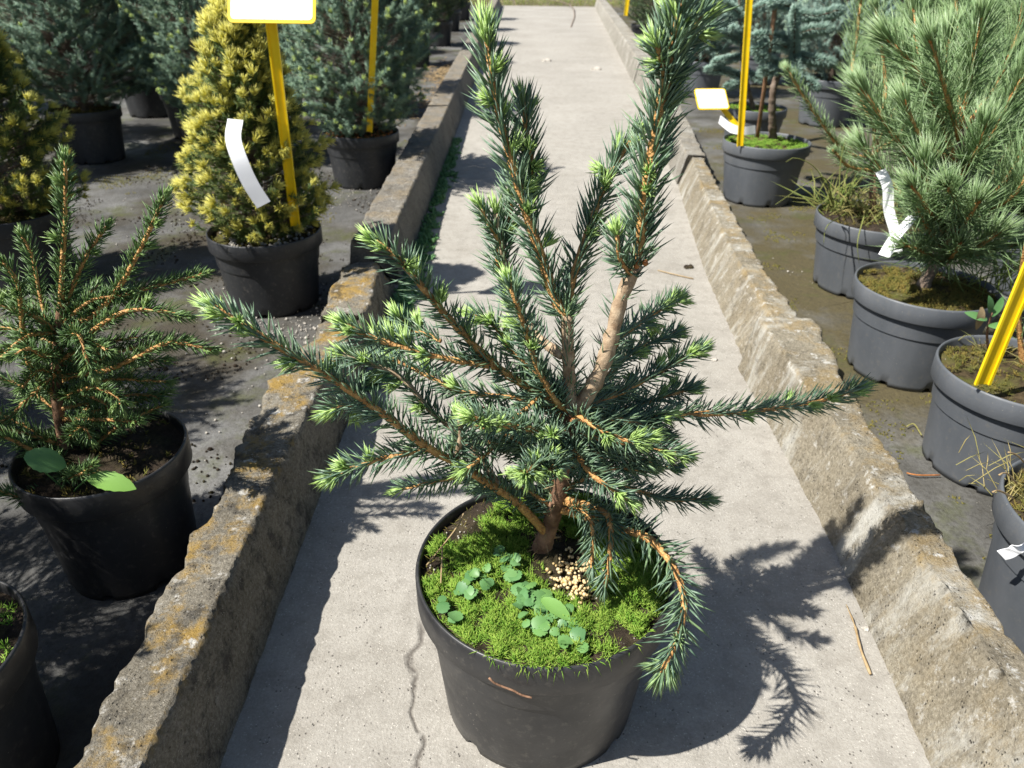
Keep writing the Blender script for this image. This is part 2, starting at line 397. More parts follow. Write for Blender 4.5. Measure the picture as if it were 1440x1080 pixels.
# right kerb: battered inner face, serrated outer edge, the near length stands a little prouder
kerb_stone(kr, 'kerb_beige', np.arange(-.3, 1.125, .0055), I([-.3, .4, .7, 1.13], [.34, .362, .382, .385]), I([-.3, .4, .76, 1.0, 1.13], [.408, .416, .420, .412, .405]),
           I([-.3, .44, .57, .83, 1.0, 1.13], [.452, .452, .454, .470, .487, .497]), I([-.3, 1.13], [.462, .51]), I([-1, .9, 1.05, 1.13], [.092, .092, .097, .10]), .0032, .008, 12.7, .003)
kerb_stone(kr, 'kerb_beige', np.arange(1.135, 2.30, .0065), I([1.1, 1.6, 2.3], [.392, .423, .497]), I([1.1, 1.5, 2.05, 2.3], [.445, .455, .505, .535]),
           I([1.1, 1.43, 2.17, 2.3], [.492, .500, .562, .575]), I([1.1, 2.3], [.515, .592]), I([1.1, 1.4, 2.3], [.078, .083, .088]), .0036, .006, 15.2, .003)
for (a, b, s) in ((2.31, 4.38, 17.4), (4.40, 7.2, 19.1), (7.21, 11.3, 21.3)):
    kerb_stone(kr, 'kerb_far', np.linspace(a, b, int((b - a) / .018)), lambda y: float(RBX(y)) - .004, lambda y: float(RBX(y)) + .022,
               lambda y: float(np.interp(y, [2.17, 3.06, 5.8, 11.6], [.565, .655, .862, 1.20])), lambda y: float(np.interp(y, [2.17, 3.06, 5.8, 11.6], [.585, .672, .878, 1.22])),
               I([2, 4.38, 4.4, 12], [.092, .10, .112, .112]), .003, .004, s, .003)


# ------------------------------------------------------------------ pots and what grows in them
def lathe(prof, seg, c, notch=None):
    V, F = [], []
    for k, (r, z) in enumerate(prof):
        for j in range(seg):
            a = 2 * math.pi * j / seg; zz = z
            if notch and k < notch[0] and (j % (seg // 8)) in notch[1]: zz = max(z, .009)
            V.append((c[0] + r * math.cos(a), c[1] + r * math.sin(a), c[2] + zz))
        if k:
            for j in range(seg): F.append(((k - 1) * seg + j, (k - 1) * seg + (j + 1) % seg, k * seg + (j + 1) % seg, k * seg + j))
    return np.array(V), F
def pot(root, c, r, h, mat, soil='soil', fill=.018, lip=.030, base=.80, seg=96, rough=.005):
    rl = r - .008; g = 1 / h
    rb = r * base
    z1 = h - lip
    pr = [(rb - .004, .010), (rb - .003, 0.0), (rb, 0.0), (rb + .001, .009)] + [(rb + .001 + (rl - .002 - rb) * t, .009 + (z1 - .009) * t) for t in np.linspace(0, 1, 8)[1:]]
    V, F = lathe(pr, seg, c, (3, (0, 1)))
    b = obj('pot', V, F, mat, root, smooth=True)
    pr = [(rl - .004, z1 + .001), (r - .0022, z1 + .0001), (r - .0014, z1), (r - .0008, z1 + .0002), (r - .0003, z1 + .0010), (r, h - .003), (r - .0008, h - .0008), (r - .002, h), (r - .0034, h - .001), (r - .004, h - .004), (r - .010, h - .06)]
    V, F = lathe(pr, seg, c)
    obj('rim', V, F, mat, b, smooth=True)
    # soil surface
    n = 26; V, F = [(c[0], c[1], c[2] + h - fill + .004)], []
    for i in range(1, n + 1):
        q = (r - .0045) * i / n
        for j in range(60):
            a = j * math.pi / 30; x, y = c[0] + q * math.cos(a), c[1] + q * math.sin(a)
            V.append((x, y, c[2] + h - fill + .004 + rough * (fbm(x, y, 1.7, 45, 4) * .9 + fbm(x, y, 2.2, 14, 2))))
    F += [(0, 1 + j, 1 + (j + 1) % 60) for j in range(60)]
    for i in range(n - 1):
        for j in range(60): F.append((1 + i * 60 + j, 1 + (i + 1) * 60 + j, 1 + (i + 1) * 60 + (j + 1) % 60, 1 + i * 60 + (j + 1) % 60))
    obj('soil', np.array(V), F, soil, root, smooth=True)
    return b
def disc_pts(c, r, n, z, mask=None):
    out = []
    while len(out) < n:
        a, q = random.random() * 2 * math.pi, r * math.sqrt(random.random()); x, y = c[0] + q * math.cos(a), c[1] + q * math.sin(a)
        if mask is None or mask(x, y): out.append((x, y, z))
    return np.array(out)
def moss(root, pts, mat='moss_olive', L=.006, wd=.0011, per=6, name='moss', tint=(.0, .5)):
    n = len(pts) * per; p = np.repeat(pts, per, 0); d = unit(rng.normal(size=(n, 3)) * np.array([.8, .8, .4]) + np.array([0, 0, .75]))
    V, F = spines(p + rng.normal(size=(n, 3)) * .0006, d, L * rng.uniform(.5, 1.2, n), wd, np.array([0, 0, .1]) * np.ones((n, 1)))
    t = np.repeat(np.repeat(rng.uniform(*tint, len(pts)), per) * rng.uniform(.6, 1.2, n), 7)
    return obj(name, V, F, mat, root, tint=t, kind='stuff')
def clumpy(sc, thr, seed): return lambda x, y: fbm(x, y, seed, sc, 3) > thr
def leaf_mesh(p, d, nrm, L, W, teeth=0, fold=.2, lobes=0):
    """a leaf blade with a folded midrib; teeth or rounded lobes along the margin"""
    d = unit(np.asarray(d, float)); s = unit(np.cross(d, np.asarray(nrm, float))); n = np.cross(s, d); p = np.asarray(p, float)
    K = 12; V, F = [], []
    for i in range(K + 1):
        t = i / K; wv = W * math.sin(math.pi * min(1, t * .93 + .05)) ** .75
        if lobes: wv = W * (math.sin(math.pi * (t * .86 + .12)) ** .5) * (1 - .2 * (i % 3 == 0))
        if teeth and i % 2: wv *= .92
        if i == K: wv = W * .04
        dz = -.25 * L * t * t
        V += [p + d * L * t - s * wv + n * (fold * wv + dz), p + d * L * t + n * dz, p + d * L * t + s * wv + n * (fold * wv + dz)]
        if i: b = 3 * i; F += [(b - 3, b - 2, b + 1, b), (b - 2, b - 1, b + 2, b + 1)]
    m = len(V)
    V += [v - n * .0004 for v in V]; F += [tuple(i + m for i in f[::-1]) for f in F]
    return np.array(V), F


# ------------------------------------------------------------------ the spruce on the path
PC = (.030, .475, .003)
sp = thing('potted_spruce', 'blue-green spruce with one drooping branch, in black pot on the concrete path', 'potted plant', PC)
pot(sp, PC, .110, .161, 'pot_black', 'soil', .012)
def bark_branch(root, pts, r0, r1, mat, k=8, n=None, name='branch'):
    L = np.linalg.norm(np.diff(np.array(pts), axis=0), axis=1).sum(); n = n or max(8, int(L / .006))
    P = spline(pts, n); r = np.linspace(r0, r1, n) * (1.12 if r0 < .004 else 1.0) * (1 + .09 * rng.normal(size=n))
    V, F = tube(P, r, k); return obj(name, V, F, mat, root, smooth=True), P
def px(*a): return [at(*q) for q in a]
SP_MAT = 'needle_blue'
def spruce_branch(root, pts, r0=.0022, r1=.0012, dens=26, L=.0165, ang=46, bare=0.0, tips=1, bark='shoot_bark', up=.15, buds=(), mat=SP_MAT, wd=.00125, tt=(.6, 1.0), tn=32, tl=.0145):
    b, P = bark_branch(root, pts, r0, r1, bark)
    ln = np.linalg.norm(np.diff(P, axis=0), axis=1).sum(); n = int(ln * (1 - bare) * 100 * dens * .72)
    parts = [shoot_needles(P, n, L * 1.10, wd * 1.22, ang + 5, bare, up, (r0 + r1) / 2)]
    V, F, T = cat(parts); obj('needles', V, F, mat, b, tint=T, kind='stuff')
    tf = []
    if tips:
        d = unit(P[-1] - P[-3]); s = unit(np.cross(d, UP + .01)); tf.append(tuft(P[-1], d, tn, tl, .0013, 42, tt))
        if tips > 1: tf.append(tuft(P[-2] + s * .004, d + s * .9, tn - 8, tl * .85, .0013, 38, tt))
        if tips > 2: tf.append(tuft(P[-2] - s * .004, d - s * .9, tn - 8, tl * .85, .0013, 38, tt))
    for t in buds:
        p, T_ = along(P, np.array([t])); q = unit(rng.normal(size=3) + UP * .6 - np.array([0, .5, 0])); q = unit(q - (q @ T_[0]) * T_[0] * .4)
        tf.append(tuft(p[0] + q * .004, q + T_[0] * .6, 32, .0145, .0015, 42, tt))
    if tf:
        V, F, T = cat(tf); obj('new_growth', V, F, mat, b, tint=T, kind='stuff')
    return b, P
TY = .497
TR = px((757, 792, TY), (763, 768, TY), (775, 735, TY), (787, 690, TY), (793, 645, TY), (798, 605, TY), (803, 578, TY))
P = spline(TR, 46); rr = np.interp(np.linspace(0, 1, 46), [0, .1, .25, 1], [.0105, .0092, .0070, .0062]) * (1 + .05 * rng.normal(size=46))
V, F = tube(P, rr, 14); tr = obj('trunk', V, F, 'trunk_bark', sp, smooth=True)
# bark flakes and dead needles low on the trunk
q = rng.random(70); pp, T_ = along(P, q * .8); d = rng.normal(size=(70, 3)); d[:, 2] *= .5
V, F = spines(pp + unit(d) * .006, d, rng.uniform(.006, .014, 70), .0011); obj('dead_needles', V, F, 'dry_straw', tr, kind='stuff')
B = lambda pts, *a, **k: spruce_branch(sp, px(*pts), *a, **k)
# leaders
b, _ = bark_branch(sp, px((803, 578, TY), (800, 520, TY), (797, 442, TY)), .0052, .0042, 'old_bark', 10)
V, F, T = cat([shoot_needles(_, 130, .016, .0012, 45, .1, .1, .004)]); obj('needles', V, F, SP_MAT, b, tint=T, kind='stuff')
V, F, T = cat([tuft(_[-1], (.3, .1, 1), 70, .017, .0012, 60, (.1, .35))]); obj('needle_whorl', V, F, SP_MAT, b, tint=T, kind='stuff')
B([(797, 446, TY), (783, 425, .50), (759, 355, .50), (740, 300, .50), (723, 242, .50), (706, 180, .50), (693, 115, .50), (683, 42, .50)], .0036, .0016, 27, .020, 38, 0, 3, up=0, buds=(.28, .42, .50, .62, .72, .80, .88), tl=.017, tn=52)
B([(797, 448, TY), (806, 390, .51), (832, 312, .53), (846, 272, .54), (873, 217, .55), (894, 190, .555)], .0030, .0016, 28, .019, 40, 0, 2, up=0, buds=(.45, .55, .7, .78, .85), tn=36)
B([(742, 300, .50), (748, 250, .51), (742, 195, .51), (735, 142, .515)], .0022, .0014, 30, .018, 36, 0, 2, up=0, buds=(.45, .6), tn=40)
B([(790, 500, TY), (752, 470, .52), (722, 420, .53), (711, 380, .535), (706, 345, .535), (697, 300, .535)], .0038, .0020, 20, .018, 46, .12, 2, 'old_bark', up=0, buds=(.4, .55))
B([(707, 345, .535), (686, 312, .53), (676, 292, .53)], .0018, .0013, 26, .014, 44, 0, 2)
B([(711, 400, .535), (700, 360, .54), (716, 300, .54), (722, 255, .54)], .0022, .0014, 26, .018, 40, 0, 2, up=0, buds=(.5,))
# the thick bent leader
b, _ = bark_branch(sp, px((803, 580, TY), (822, 562, TY), (846, 518, TY), (862, 465, TY), (872, 425, TY), (884, 395, TY), (895, 372, TY)), .0064, .0048, 'old_bark', 12)
V, F, T = cat([shoot_needles(_, 60, .016, .0012, 55, .15, .1, .005)]); obj('needles', V, F, SP_MAT, b, tint=T, kind='stuff')
B([(894, 380, TY), (901, 330, .495), (906, 290, .49), (916, 222, .485), (931, 140, .48), (940, 100, .475), (950, 50, .47), (961, 5, .465), (972, -45, .46)], .0040, .0024, 34, .023, 36, 0, 3, up=0, buds=(.32, .38, .62, .68, .74, .80, .86), wd=.0014, tl=.018, tn=44)
B([(936, 115, .478), (950, 75, .485), (975, 40, .49), (990, 8, .495)], .0024, .0016, 34, .021, 38, 0, 2, up=0, buds=(.5, .7), wd=.0014)
B([(938, 110, .478), (930, 88, .47), (924, 62, .465)], .0022, .0014, 34, .016, 40, 0, 2, up=0)
B([(890, 388, TY), (872, 365, .48), (868, 330, .475)], .0018, .0012, 24, .016, 40, 0, 1, up=0)
# upper left
B([(800, 575, TY), (760, 553, .495), (718, 530, .49), (678, 497, .485), (645, 462, .48), (613, 427, .475), (563, 367, .47), (528, 340, .465)], .0036, .0016, 25, .0165, 50, .12, 3, buds=(.5, .7, .8, .88), tn=34)
B([(700, 515, .487), (663, 510, .48), (620, 503, .475), (580, 493, .47), (520, 473, .465), (484, 457, .46)], .0028, .0016, 27, .0165, 50, .05, 3, buds=(.45, .62, .7, .8, .88), tn=40)
B([(795, 570, TY), (765, 540, .50), (720, 493, .505), (693, 455, .51), (666, 444, .51)], .0026, .0016, 27, .0165, 48, 0, 3, buds=(.6, .75, .85), tn=36)
B([(797, 575, TY), (783, 566, .49), (757, 520, .485), (740, 467, .48), (724, 420, .475), (716, 398, .475)], .0026, .0015, 26, .0175, 46, 0, 2, up=.05, buds=(.55, .7), tn=34)
B([(790, 585, TY), (740, 562, .51), (690, 556, .52), (643, 549, .53), (600, 528, .535), (552, 505, .54)], .0024, .0014, 25, .0165, 50, 0, 2, buds=(.6, .8))
B([(620, 480, .478), (600, 470, .485), (575, 462, .49), (560, 445, .49)], .0016, .0012, 24, .014, 50, 0, 2, buds=(.5,))
# low long left branch and its side shoots
_, LP = B([(770, 752, TY), (727, 707, .48), (667, 667, .465), (640, 650, .46), (603, 630, .455), (540, 583, .45), (497, 553, .445), (447, 520, .44), (407, 497, .437), (347, 460, .432), (300, 432, .43)], .0036, .0017, 24, .0175, 50, .16, 3, buds=(.78, .82, .9, .95), tn=44, tl=.015)
B([(603, 631, .455), (560, 640, .45), (505, 655, .447), (463, 671, .445)], .0022, .0013, 27, .0165, 50, 0, 3, buds=(.6, .8))
B([(667, 667, .465), (613, 677, .47), (566, 688, .472)], .0016, .0011, 22, .014, 58, 0, 1)
B([(700, 680, .475), (650, 615, .48), (607, 580, .485), (563, 530, .49), (507, 508, .49), (482, 498, .49)], .0026, .0014, 26, .0165, 52, .05, 2, 'old_bark', buds=(.55, .7, .8, .9))
B([(545, 586, .45), (505, 570, .46), (478, 572, .465), (462, 580, .467)], .0018, .0012, 26, .015, 50, 0, 3, buds=(.6,))
B([(640, 650, .46), (648, 615, .455), (645, 585, .45)], .0022, .0014, 24, .014, 50, 0, 1, 'old_bark')
# short shoots towards the camera
B([(797, 610, TY), (750, 604, .46), (703, 597, .425), (664, 588, .405)], .0026, .0016, 27, .015, 50, 0, 3, buds=(.8, .9), tn=44, tl=.015)
B([(762, 553, .492), (740, 575, .475), (715, 592, .465)], .0018, .0012, 28, .015, 50, 0, 1)
B([(797, 628, TY), (775, 640, .45), (752, 655, .41), (738, 668, .385)], .0024, .0016, 30, .014, 50, 0, 3, buds=(.5, .7, .9), tn=54, tl=.015)
B([(797, 632, TY), (784, 650, .44), (770, 664, .41)], .002, .0014, 28, .013, 50, 0, 3, tn=36)
B([(690, 632, .47), (675, 645, .455), (656, 660, .445)], .0017, .0012, 28, .013, 50, 0, 2, tn=30)
B([(797, 605, TY), (782, 615, .47), (778, 612, .45)], .0016, .0012, 26, .011, 50, 0, 2)
# right side
_, RP = B([(803, 600, TY), (850, 598, .51), (905, 592, .525), (960, 583, .54), (1043, 580, .558), (1120, 570, .57), (1167, 560, .575), (1210, 545, .578)], .0034, .0015, 24, .0185, 44, .06, 3, buds=(.6, .75, .83, .9), tn=36)
B([(850, 515, TY), (866, 485, .52), (882, 467, .54), (932, 433, .58), (956, 420, .60)], .0024, .0014, 26, .0165, 46, 0, 3, buds=(.6, .75, .88))
B([(835, 550, TY), (890, 494, .55), (929, 478, .575), (952, 467, .59)], .0024, .0014, 27, .0165, 46, 0, 2, buds=(.5, .75))
B([(820, 575, TY), (876, 550, .52), (918, 528, .54), (954, 508, .55), (985, 491, .555)], .0026, .0014, 28, .0165, 46, 0, 3, buds=(.5, .65, .78, .9), tn=38)
B([(815, 582, TY), (880, 575, .53), (940, 556, .555), (976, 545, .565)], .0024, .0014, 28, .0165, 48, 0, 2, buds=(.7, .85))
B([(810, 592, TY), (870, 592, .515), (938, 582, .52)], .0022, .0014, 30, .0165, 46, 0, 2, tn=34)
B([(803, 590, TY), (819, 589, .48), (852, 609, .46), (886, 620, .448), (908, 616, .445)], .0024, .0015, 28, .015, 52, 0, 3, buds=(.6, .85), tn=40)
B([(800, 605, TY), (850, 618, .50), (905, 628, .50), (962, 640, .50)], .0024, .0014, 28, .016, 50, 0, 3, buds=(.6, .8))
B([(798, 625, TY), (813, 642, .47), (835, 670, .45), (860, 687, .44), (882, 704, .432)], .0024, .0015, 28, .016, 52, 0, 2, buds=(.9,), tn=34)
B([(795, 650, TY), (850, 675, .52), (902, 692, .53), (945, 703, .535), (994, 702, .535)], .0026, .0014, 28, .0165, 48, 0, 2, tt=(.25, .5))
B([(795, 655, TY), (840, 655, .54), (900, 662, .56), (950, 655, .57)], .0024, .0014, 26, .0165, 48, 0, 2, tt=(.25, .5))
# the drooping branch and the two that hang inside the rim
DP = B([(783, 715, TY), (825, 727, .48), (866, 742, .462), (910, 756, .445), (938, 784, .428), (955, 815, .412), (962, 845, .40), (957, 885, .388), (941, 924, .376), (930, 946, .37)], .0034, .0018, 20, .0215, 62, .22, 3, up=.0, buds=(.87,), wd=.0015, tt=(.2, .5), tn=46, tl=.018)
B([(790, 700, TY), (840, 715, .475), (858, 735, .455), (857, 790, .435), (850, 826, .428)], .0026, .0015, 24, .0185, 46, .2, 2, up=0, wd=.0013, tt=(.2, .45))
B([(790, 705, TY), (822, 720, .47), (834, 745, .455), (832, 800, .44)], .0022, .0013, 22, .017, 46, .15, 1, up=0, tt=(.0, .2))
# shaded inner shoots all round the trunk
for k in range(20):
    t = rng.uniform(.30, .98); p, _t = along(P, np.array([t])); a = rng.uniform(0, 2 * np.pi); l = rng.uniform(.055, .105)
    d = np.array([math.cos(a), abs(math.sin(a)) * .9 + .05, rng.uniform(-.1, .35)])
    q = p[0] + d * l; q[2] = max(q[2], .20); mid = (p[0] + q) / 2 + np.array([0, 0, .012])
    spruce_branch(sp, [p[0], mid, q], .0022, .0013, 27, .0155, 50, 0, 1 + k % 2, tt=(.1, .55), tn=24)
# round brown buds at the bent leader's node
for (u, v) in ((895, 378), (907, 374), (805, 595)):
    c = at(u, v, .488); V, F = lathe([(.0004, 0), (.0015, .0006), (.0021, .0021), (.0014, .004), (.0003, .005)], 10, c); obj('bud', V, F, 'bud_brown', sp, smooth=True)
# moss, liverwort, fertiliser beads in the pot
SZ = PC[2] + .161 - .010
def mask_main(x, y):
    for (u, v, r) in ((640, 745, .026), (668, 722, .018), (800, 828, .019), (812, 800, .018), (790, 775, .020), (838, 845, .012), (612, 800, .012), (675, 880, .006), (765, 790, .012)):
        c = onz(u, v, SZ)
        if (x - c[0]) ** 2 + (y - c[1]) ** 2 < r * r * (1 + .5 * fbm(x, y, 4, 60, 2)): return False
    return fbm(x, y, .3, 40, 3) > -.42
cen = disc_pts(PC, .101, 880, SZ, mask_main); pts = []
for cx, cy, cz in cen:                                 # rounded cushions of different height
    hgt = .002 + .009 * max(0, fbm(cx, cy, 8, 26, 3) + .45) * rng.uniform(.5, 1.2); rad = rng.uniform(.003, .0065)
    for _i in range(9):
        a, q = rng.uniform(0, 6.28), math.sqrt(rng.random()); x, y = cx + rad * q * math.cos(a), cy + rad * q * math.sin(a)
        if math.hypot(x - PC[0], y - PC[1]) < .1045: pts.append((x, y, cz + hgt * (1 - .7 * q * q)))
moss(sp, np.array(pts), 'moss_green', .0072, .00075, 6, 'moss', (.0, .75))
pts = disc_pts(PC, .1045, 130, SZ, lambda x, y: not mask_main(x, y)); moss(sp, pts, 'moss_olive', .008, .0009, 3, 'moss_sprigs', (0, .4))
# moss strands that spill over the front of the rim
a = np.concatenate([c0 + rng.normal(size=15) * .06 for c0 in rng.uniform(-2.2, -.7, 10)]); pp = np.stack([PC[0] + .1065 * np.cos(a), PC[1] + .1065 * np.sin(a), np.full(150, PC[2] + .160)], 1)
d = np.stack([np.cos(a) * .9, np.sin(a) * .9, rng.uniform(-.3, 1.6, 150)], 1) + rng.normal(size=(150, 3)) * .6
V, F = spines(pp, d, rng.uniform(.003, .012, 150), .0008, np.array([0, 0, -.35]) * np.ones((150, 1))); obj('moss_fringe', V, F, 'moss_green', sp, tint=np.repeat(rng.uniform(0, .7, 150), 7), kind='stuff')
lv = [(712, 800), (718, 812), (727, 828), (735, 842), (742, 826), (752, 850), (760, 862), (772, 848), (782, 866), (792, 872), (800, 858), (806, 884), (748, 878), (735, 868), (765, 884), (780, 892), (812, 898),
      (655, 818), (668, 808), (678, 812), (688, 822), (648, 832), (662, 838), (640, 868), (622, 846), (712, 788), (725, 795), (700, 782), (752, 838), (766, 836), (728, 855), (795, 905)]
lv = [(u + rng.normal() * 7 * k, v + rng.normal() * 6 * k) for k in (0, 1) for u, v in lv]
for i, (u, v) in enumerate(lv):
    c = onz(u, v, SZ + .0105) + np.array([0, 0, rng.uniform(0, .004)]); a = rng.uniform(0, 6.28); s = rng.uniform(.0055, .0095)
    V, F = leaf_mesh(c - np.array([math.cos(a), math.sin(a), 0]) * s * .6, (math.cos(a), math.sin(a), .18), (rng.normal() * .4, rng.normal() * .4 - .1, 1), s * 1.25, s * .66, lobes=1, fold=rng.uniform(-.35, .35))
    obj('leaf', V, F, 'weed_leaf', sp, smooth=True, tint=np.full(len(V), rng.uniform(0, .35)))
V, F = leaf_mesh(onz(762, 842, SZ + .017), (.9, -.75, .05), (0, -.2, 1), .028, .0065, teeth=1, fold=.25); obj('leaf', V, F, 'weed_leaf', sp, smooth=True, tint=np.full(len(V), .5))
def beads(name, pts, rad, mat, parent):
    O = np.array([[1, 0, 0], [-1, 0, 0], [0, 1, 0], [0, -1, 0], [0, 0, 1], [0, 0, -1]], float)
    t = .5773; O = np.vstack([O, [[a * t, b * t, c * t] for a in (1, -1) for b in (1, -1) for c in (1, -1)]])
    import itertools
    FF = []
    for i, s in enumerate(itertools.product((1, -1), repeat=3)):
        ax = [0 if s[0] > 0 else 1, 2 if s[1] > 0 else 3, 4 if s[2] > 0 else 5]; k = 6 + i
        for e in ((ax[0], ax[1]), (ax[1], ax[2]), (ax[2], ax[0])): FF.append((e[0], e[1], k) if np.prod(s) > 0 else (e[1], e[0], k))
    V = np.vstack([p + O * r * rng.uniform(.75, 1.25, (1, 3)) for p, r in zip(pts, rad)]); F = np.vstack([np.array(FF) + 14 * i for i in range(len(pts))])
    return obj(name, V, F, mat, parent, smooth=True, kind='stuff')
simple('bead', (.50, .33, .12), (.68, .58, .38), 300, .55, .2, .0005, .4)
n = 150; c = onz(803, 828, SZ); c2 = onz(812, 800, SZ)
bp_ = np.array([(c if k % 3 else c2) + np.array([rng.normal() * .009, rng.normal() * .011, .006 + abs(rng.normal()) * .0012]) for k in range(n)])
beads('fertiliser_beads', bp_, rng.uniform(.0011, .0021, n), 'bead', sp)
sx = disc_pts(PC, .1, 60, SZ + .003, lambda x, y: not mask_main(x, y)); beads('soil_crumbs', sx, rng.uniform(.0007, .0017, 60), 'stone_chip', sp)
for pts in ([(600, 795, .008), (640, 745, .02), (652, 722, .028)], [(620, 820, .008), (622, 770, .018)]):
    V, F = tube(spline([onz(u, v, SZ + z) for u, v, z in pts], 10), .0007, 5); obj('straw', V, F, 'dry_straw', sp, smooth=True)
V, F = tube(spline([onz(688, 950, .150), onz(695, 957, .146), onz(706, 962, .143), onz(722, 968, .1405), onz(733, 974, .138), onz(748, 978, .137)], 14) + np.array([0, -.002, 0]), .0009, 5); obj('root_wisp', V, F, 'trunk_bark', sp, smooth=True)


# ------------------------------------------------------------------ the other potted plants
def potted(name, label, c, r, h, pm='pot_dark', soil='mossy_soil', group=None, mossn=260, mossmat='moss_olive', cat_='potted plant', seg=96):
    c = (c[0], c[1], -.002); t = thing(name, label, cat_, c, group); pot(t, c, r, h, pm, soil, .016, seg=seg)
    if mossn: moss(t, disc_pts(c, r - .008, mossn, h - .013, clumpy(30, -.15, c[0] * 7)), mossmat, .007, .0012, 6)
    return t
def dense_crown(root, base, H, R, prof, nsh, slen, npn, L, wd, mat, tipfrac, tipn, tipL, lift=.5, z0=.03, trunk_r=.008, bark='far_bark', tiptint=(.6, 1), inner=.45, lean=(0, 0)):
    """thick conifer crown: many short needle-clad shoots on real limbs around a trunk"""
    base = np.asarray(base, float); ln = np.array([lean[0], lean[1], 0])
    P = np.array([base + (np.array([0, 0, 1.0]) * H + ln) * t for t in np.linspace(-.04, .96, 12)])
    V, F = tube(P, np.linspace(trunk_r, trunk_r * .25, 12), 8); obj('trunk', V, F, bark, root, smooth=True)
    u = rng.random(nsh) ** 1.0; a = rng.random(nsh) * 2 * np.pi + u * 40
    rad = R * prof(u) * rng.uniform(inner, 1.0, nsh) ** .6 * (1 + .14 * np.sin(a * 3 + u * 17) + .12 * np.sin(a * 7 - u * 31))
    axis = base + (np.array([0, 0, 1.0]) * H + ln) * (z0 / H + (1 - z0 / H) * u)[:, None]
    out = np.stack([np.cos(a), np.sin(a), np.zeros(nsh)], 1)
    dr = unit(out * (1.05 - .75 * u[:, None]) + UP * (lift + .9 * u[:, None] ** 2) + rng.normal(size=(nsh, 3)) * .28)
    e = axis + out * rad[:, None]; st = e - dr * slen
    # limbs: thin three sided rods from the trunk to each shoot
    tb = axis - UP * (rad * .35)[:, None]; tb[:, 2] = np.maximum(tb[:, 2], base[2] + .004)
    V, F = spines(tb, e - tb, np.linalg.norm(e - tb, axis=1), .0018); obj('branches', V, F, bark, root, kind='stuff')
    t = rng.random((nsh, npn)); pos = (st[:, None] + (e - st)[:, None] * t[..., None]).reshape(-1, 3); T = np.repeat(dr, npn, 0); N = len(pos)
    q = rng.normal(size=(N, 3)); Rd = unit(q - (q * T).sum(1, keepdims=True) * T); an = np.radians(rng.normal(52, 12, N))
    d = np.cos(an)[:, None] * T + np.sin(an)[:, None] * Rd
    V, F = barbs(pos, d, L * rng.uniform(.7, 1.15, N), wd); tn = np.repeat(np.clip(rng.normal(.05, .07, N), 0, .3), 4)
    obj('crown', V, F, mat, root, tint=tn, kind='stuff')
    k = np.where(rng.random(nsh) < tipfrac * np.clip(.35 + prof(u) * 0 + rad / (R * prof(u) + 1e-6) * .8, 0, 1))[0]
    if len(k) and tipn:
        tf = [tuft(e[i], dr[i], tipn, tipL * rng.uniform(.75, 1.2), wd * 1.15, 58, tiptint) for i in k]
        V, F, T = cat(tf); obj('new_growth', V, F, mat, root, tint=T, kind='stuff')
cone = lambda u: np.clip(np.minimum(1.0, .62 + u * 2.2), 0, 1) * (1 - u) ** .62 + .04
egg = lambda u: np.sin(np.pi * np.clip(.16 + .80 * u, 0, 1)) ** .7

# two dwarf white spruces with pale yellow tips
t = potted('dwarf_spruce', 'cone-shaped dwarf spruce with cream-yellow tips, tall yellow sign in its black pot', (-.482, 1.391), .107, .152, 'pot_dark', group=None, mossn=180)
dense_crown(t, (-.482, 1.391, .14), .40, .150, cone, 900, .05, 60, .0125, .0013, 'needle_conica', .72, 34, .0195, .45, .02)
beads('gravel_top', disc_pts((-.482, 1.391), .09, 170, .142), rng.uniform(.0018, .0042, 170), 'stone_chip', t)
t = potted('dwarf_spruce', 'cone-shaped dwarf spruce with golden tips behind the small green spruce', (-1.033, 1.482), .110, .155, 'pot_dark')
dense_crown(t, (-1.033, 1.482, .14), .43, .175, cone, 900, .05, 60, .0125, .0013, 'needle_conica', .62, 34, .0195, .45, .02, tiptint=(.6, 1))
# grey-blue spruces of the second row
t = potted('grey_spruce', 'broad grey-blue spruce on a short bare stem in black pot, mossy soil', (-1.409, 2.549), .107, .165, 'pot_dark', mossn=350)
dense_crown(t, (-1.409, 2.549, .15), .62, .30, egg, 1500, .075, 80, .016, .0017, 'needle_grey', .10, 16, .013, .35, .06, .013)
t = potted('grey_spruce', 'narrow grey-blue spruce with lime tips behind the yellow-signed dwarf spruce', (-.985, 2.52), .110, .155, 'pot_dark')
dense_crown(t, (-.985, 2.52, .14), .60, .19, egg, 900, .065, 76, .016, .0017, 'needle_grey', .34, 18, .013, .4, .02, .011)
t = potted('grey_spruce', 'grey-blue spruce dotted with lime tips, yellow stake in its black pot', (-.462, 2.30), .113, .155, 'pot_dark', 'soil')
dense_crown(t, (-.462, 2.30, .14), .58, .225, egg, 1150, .065, 76, .016, .0017, 'needle_grey', .40, 20, .014, .4, .04, .011)
beads('gravel_top', disc_pts((-.462, 2.30), .1, 150, .145), rng.uniform(.002, .005, 150), 'bud_brown', t)


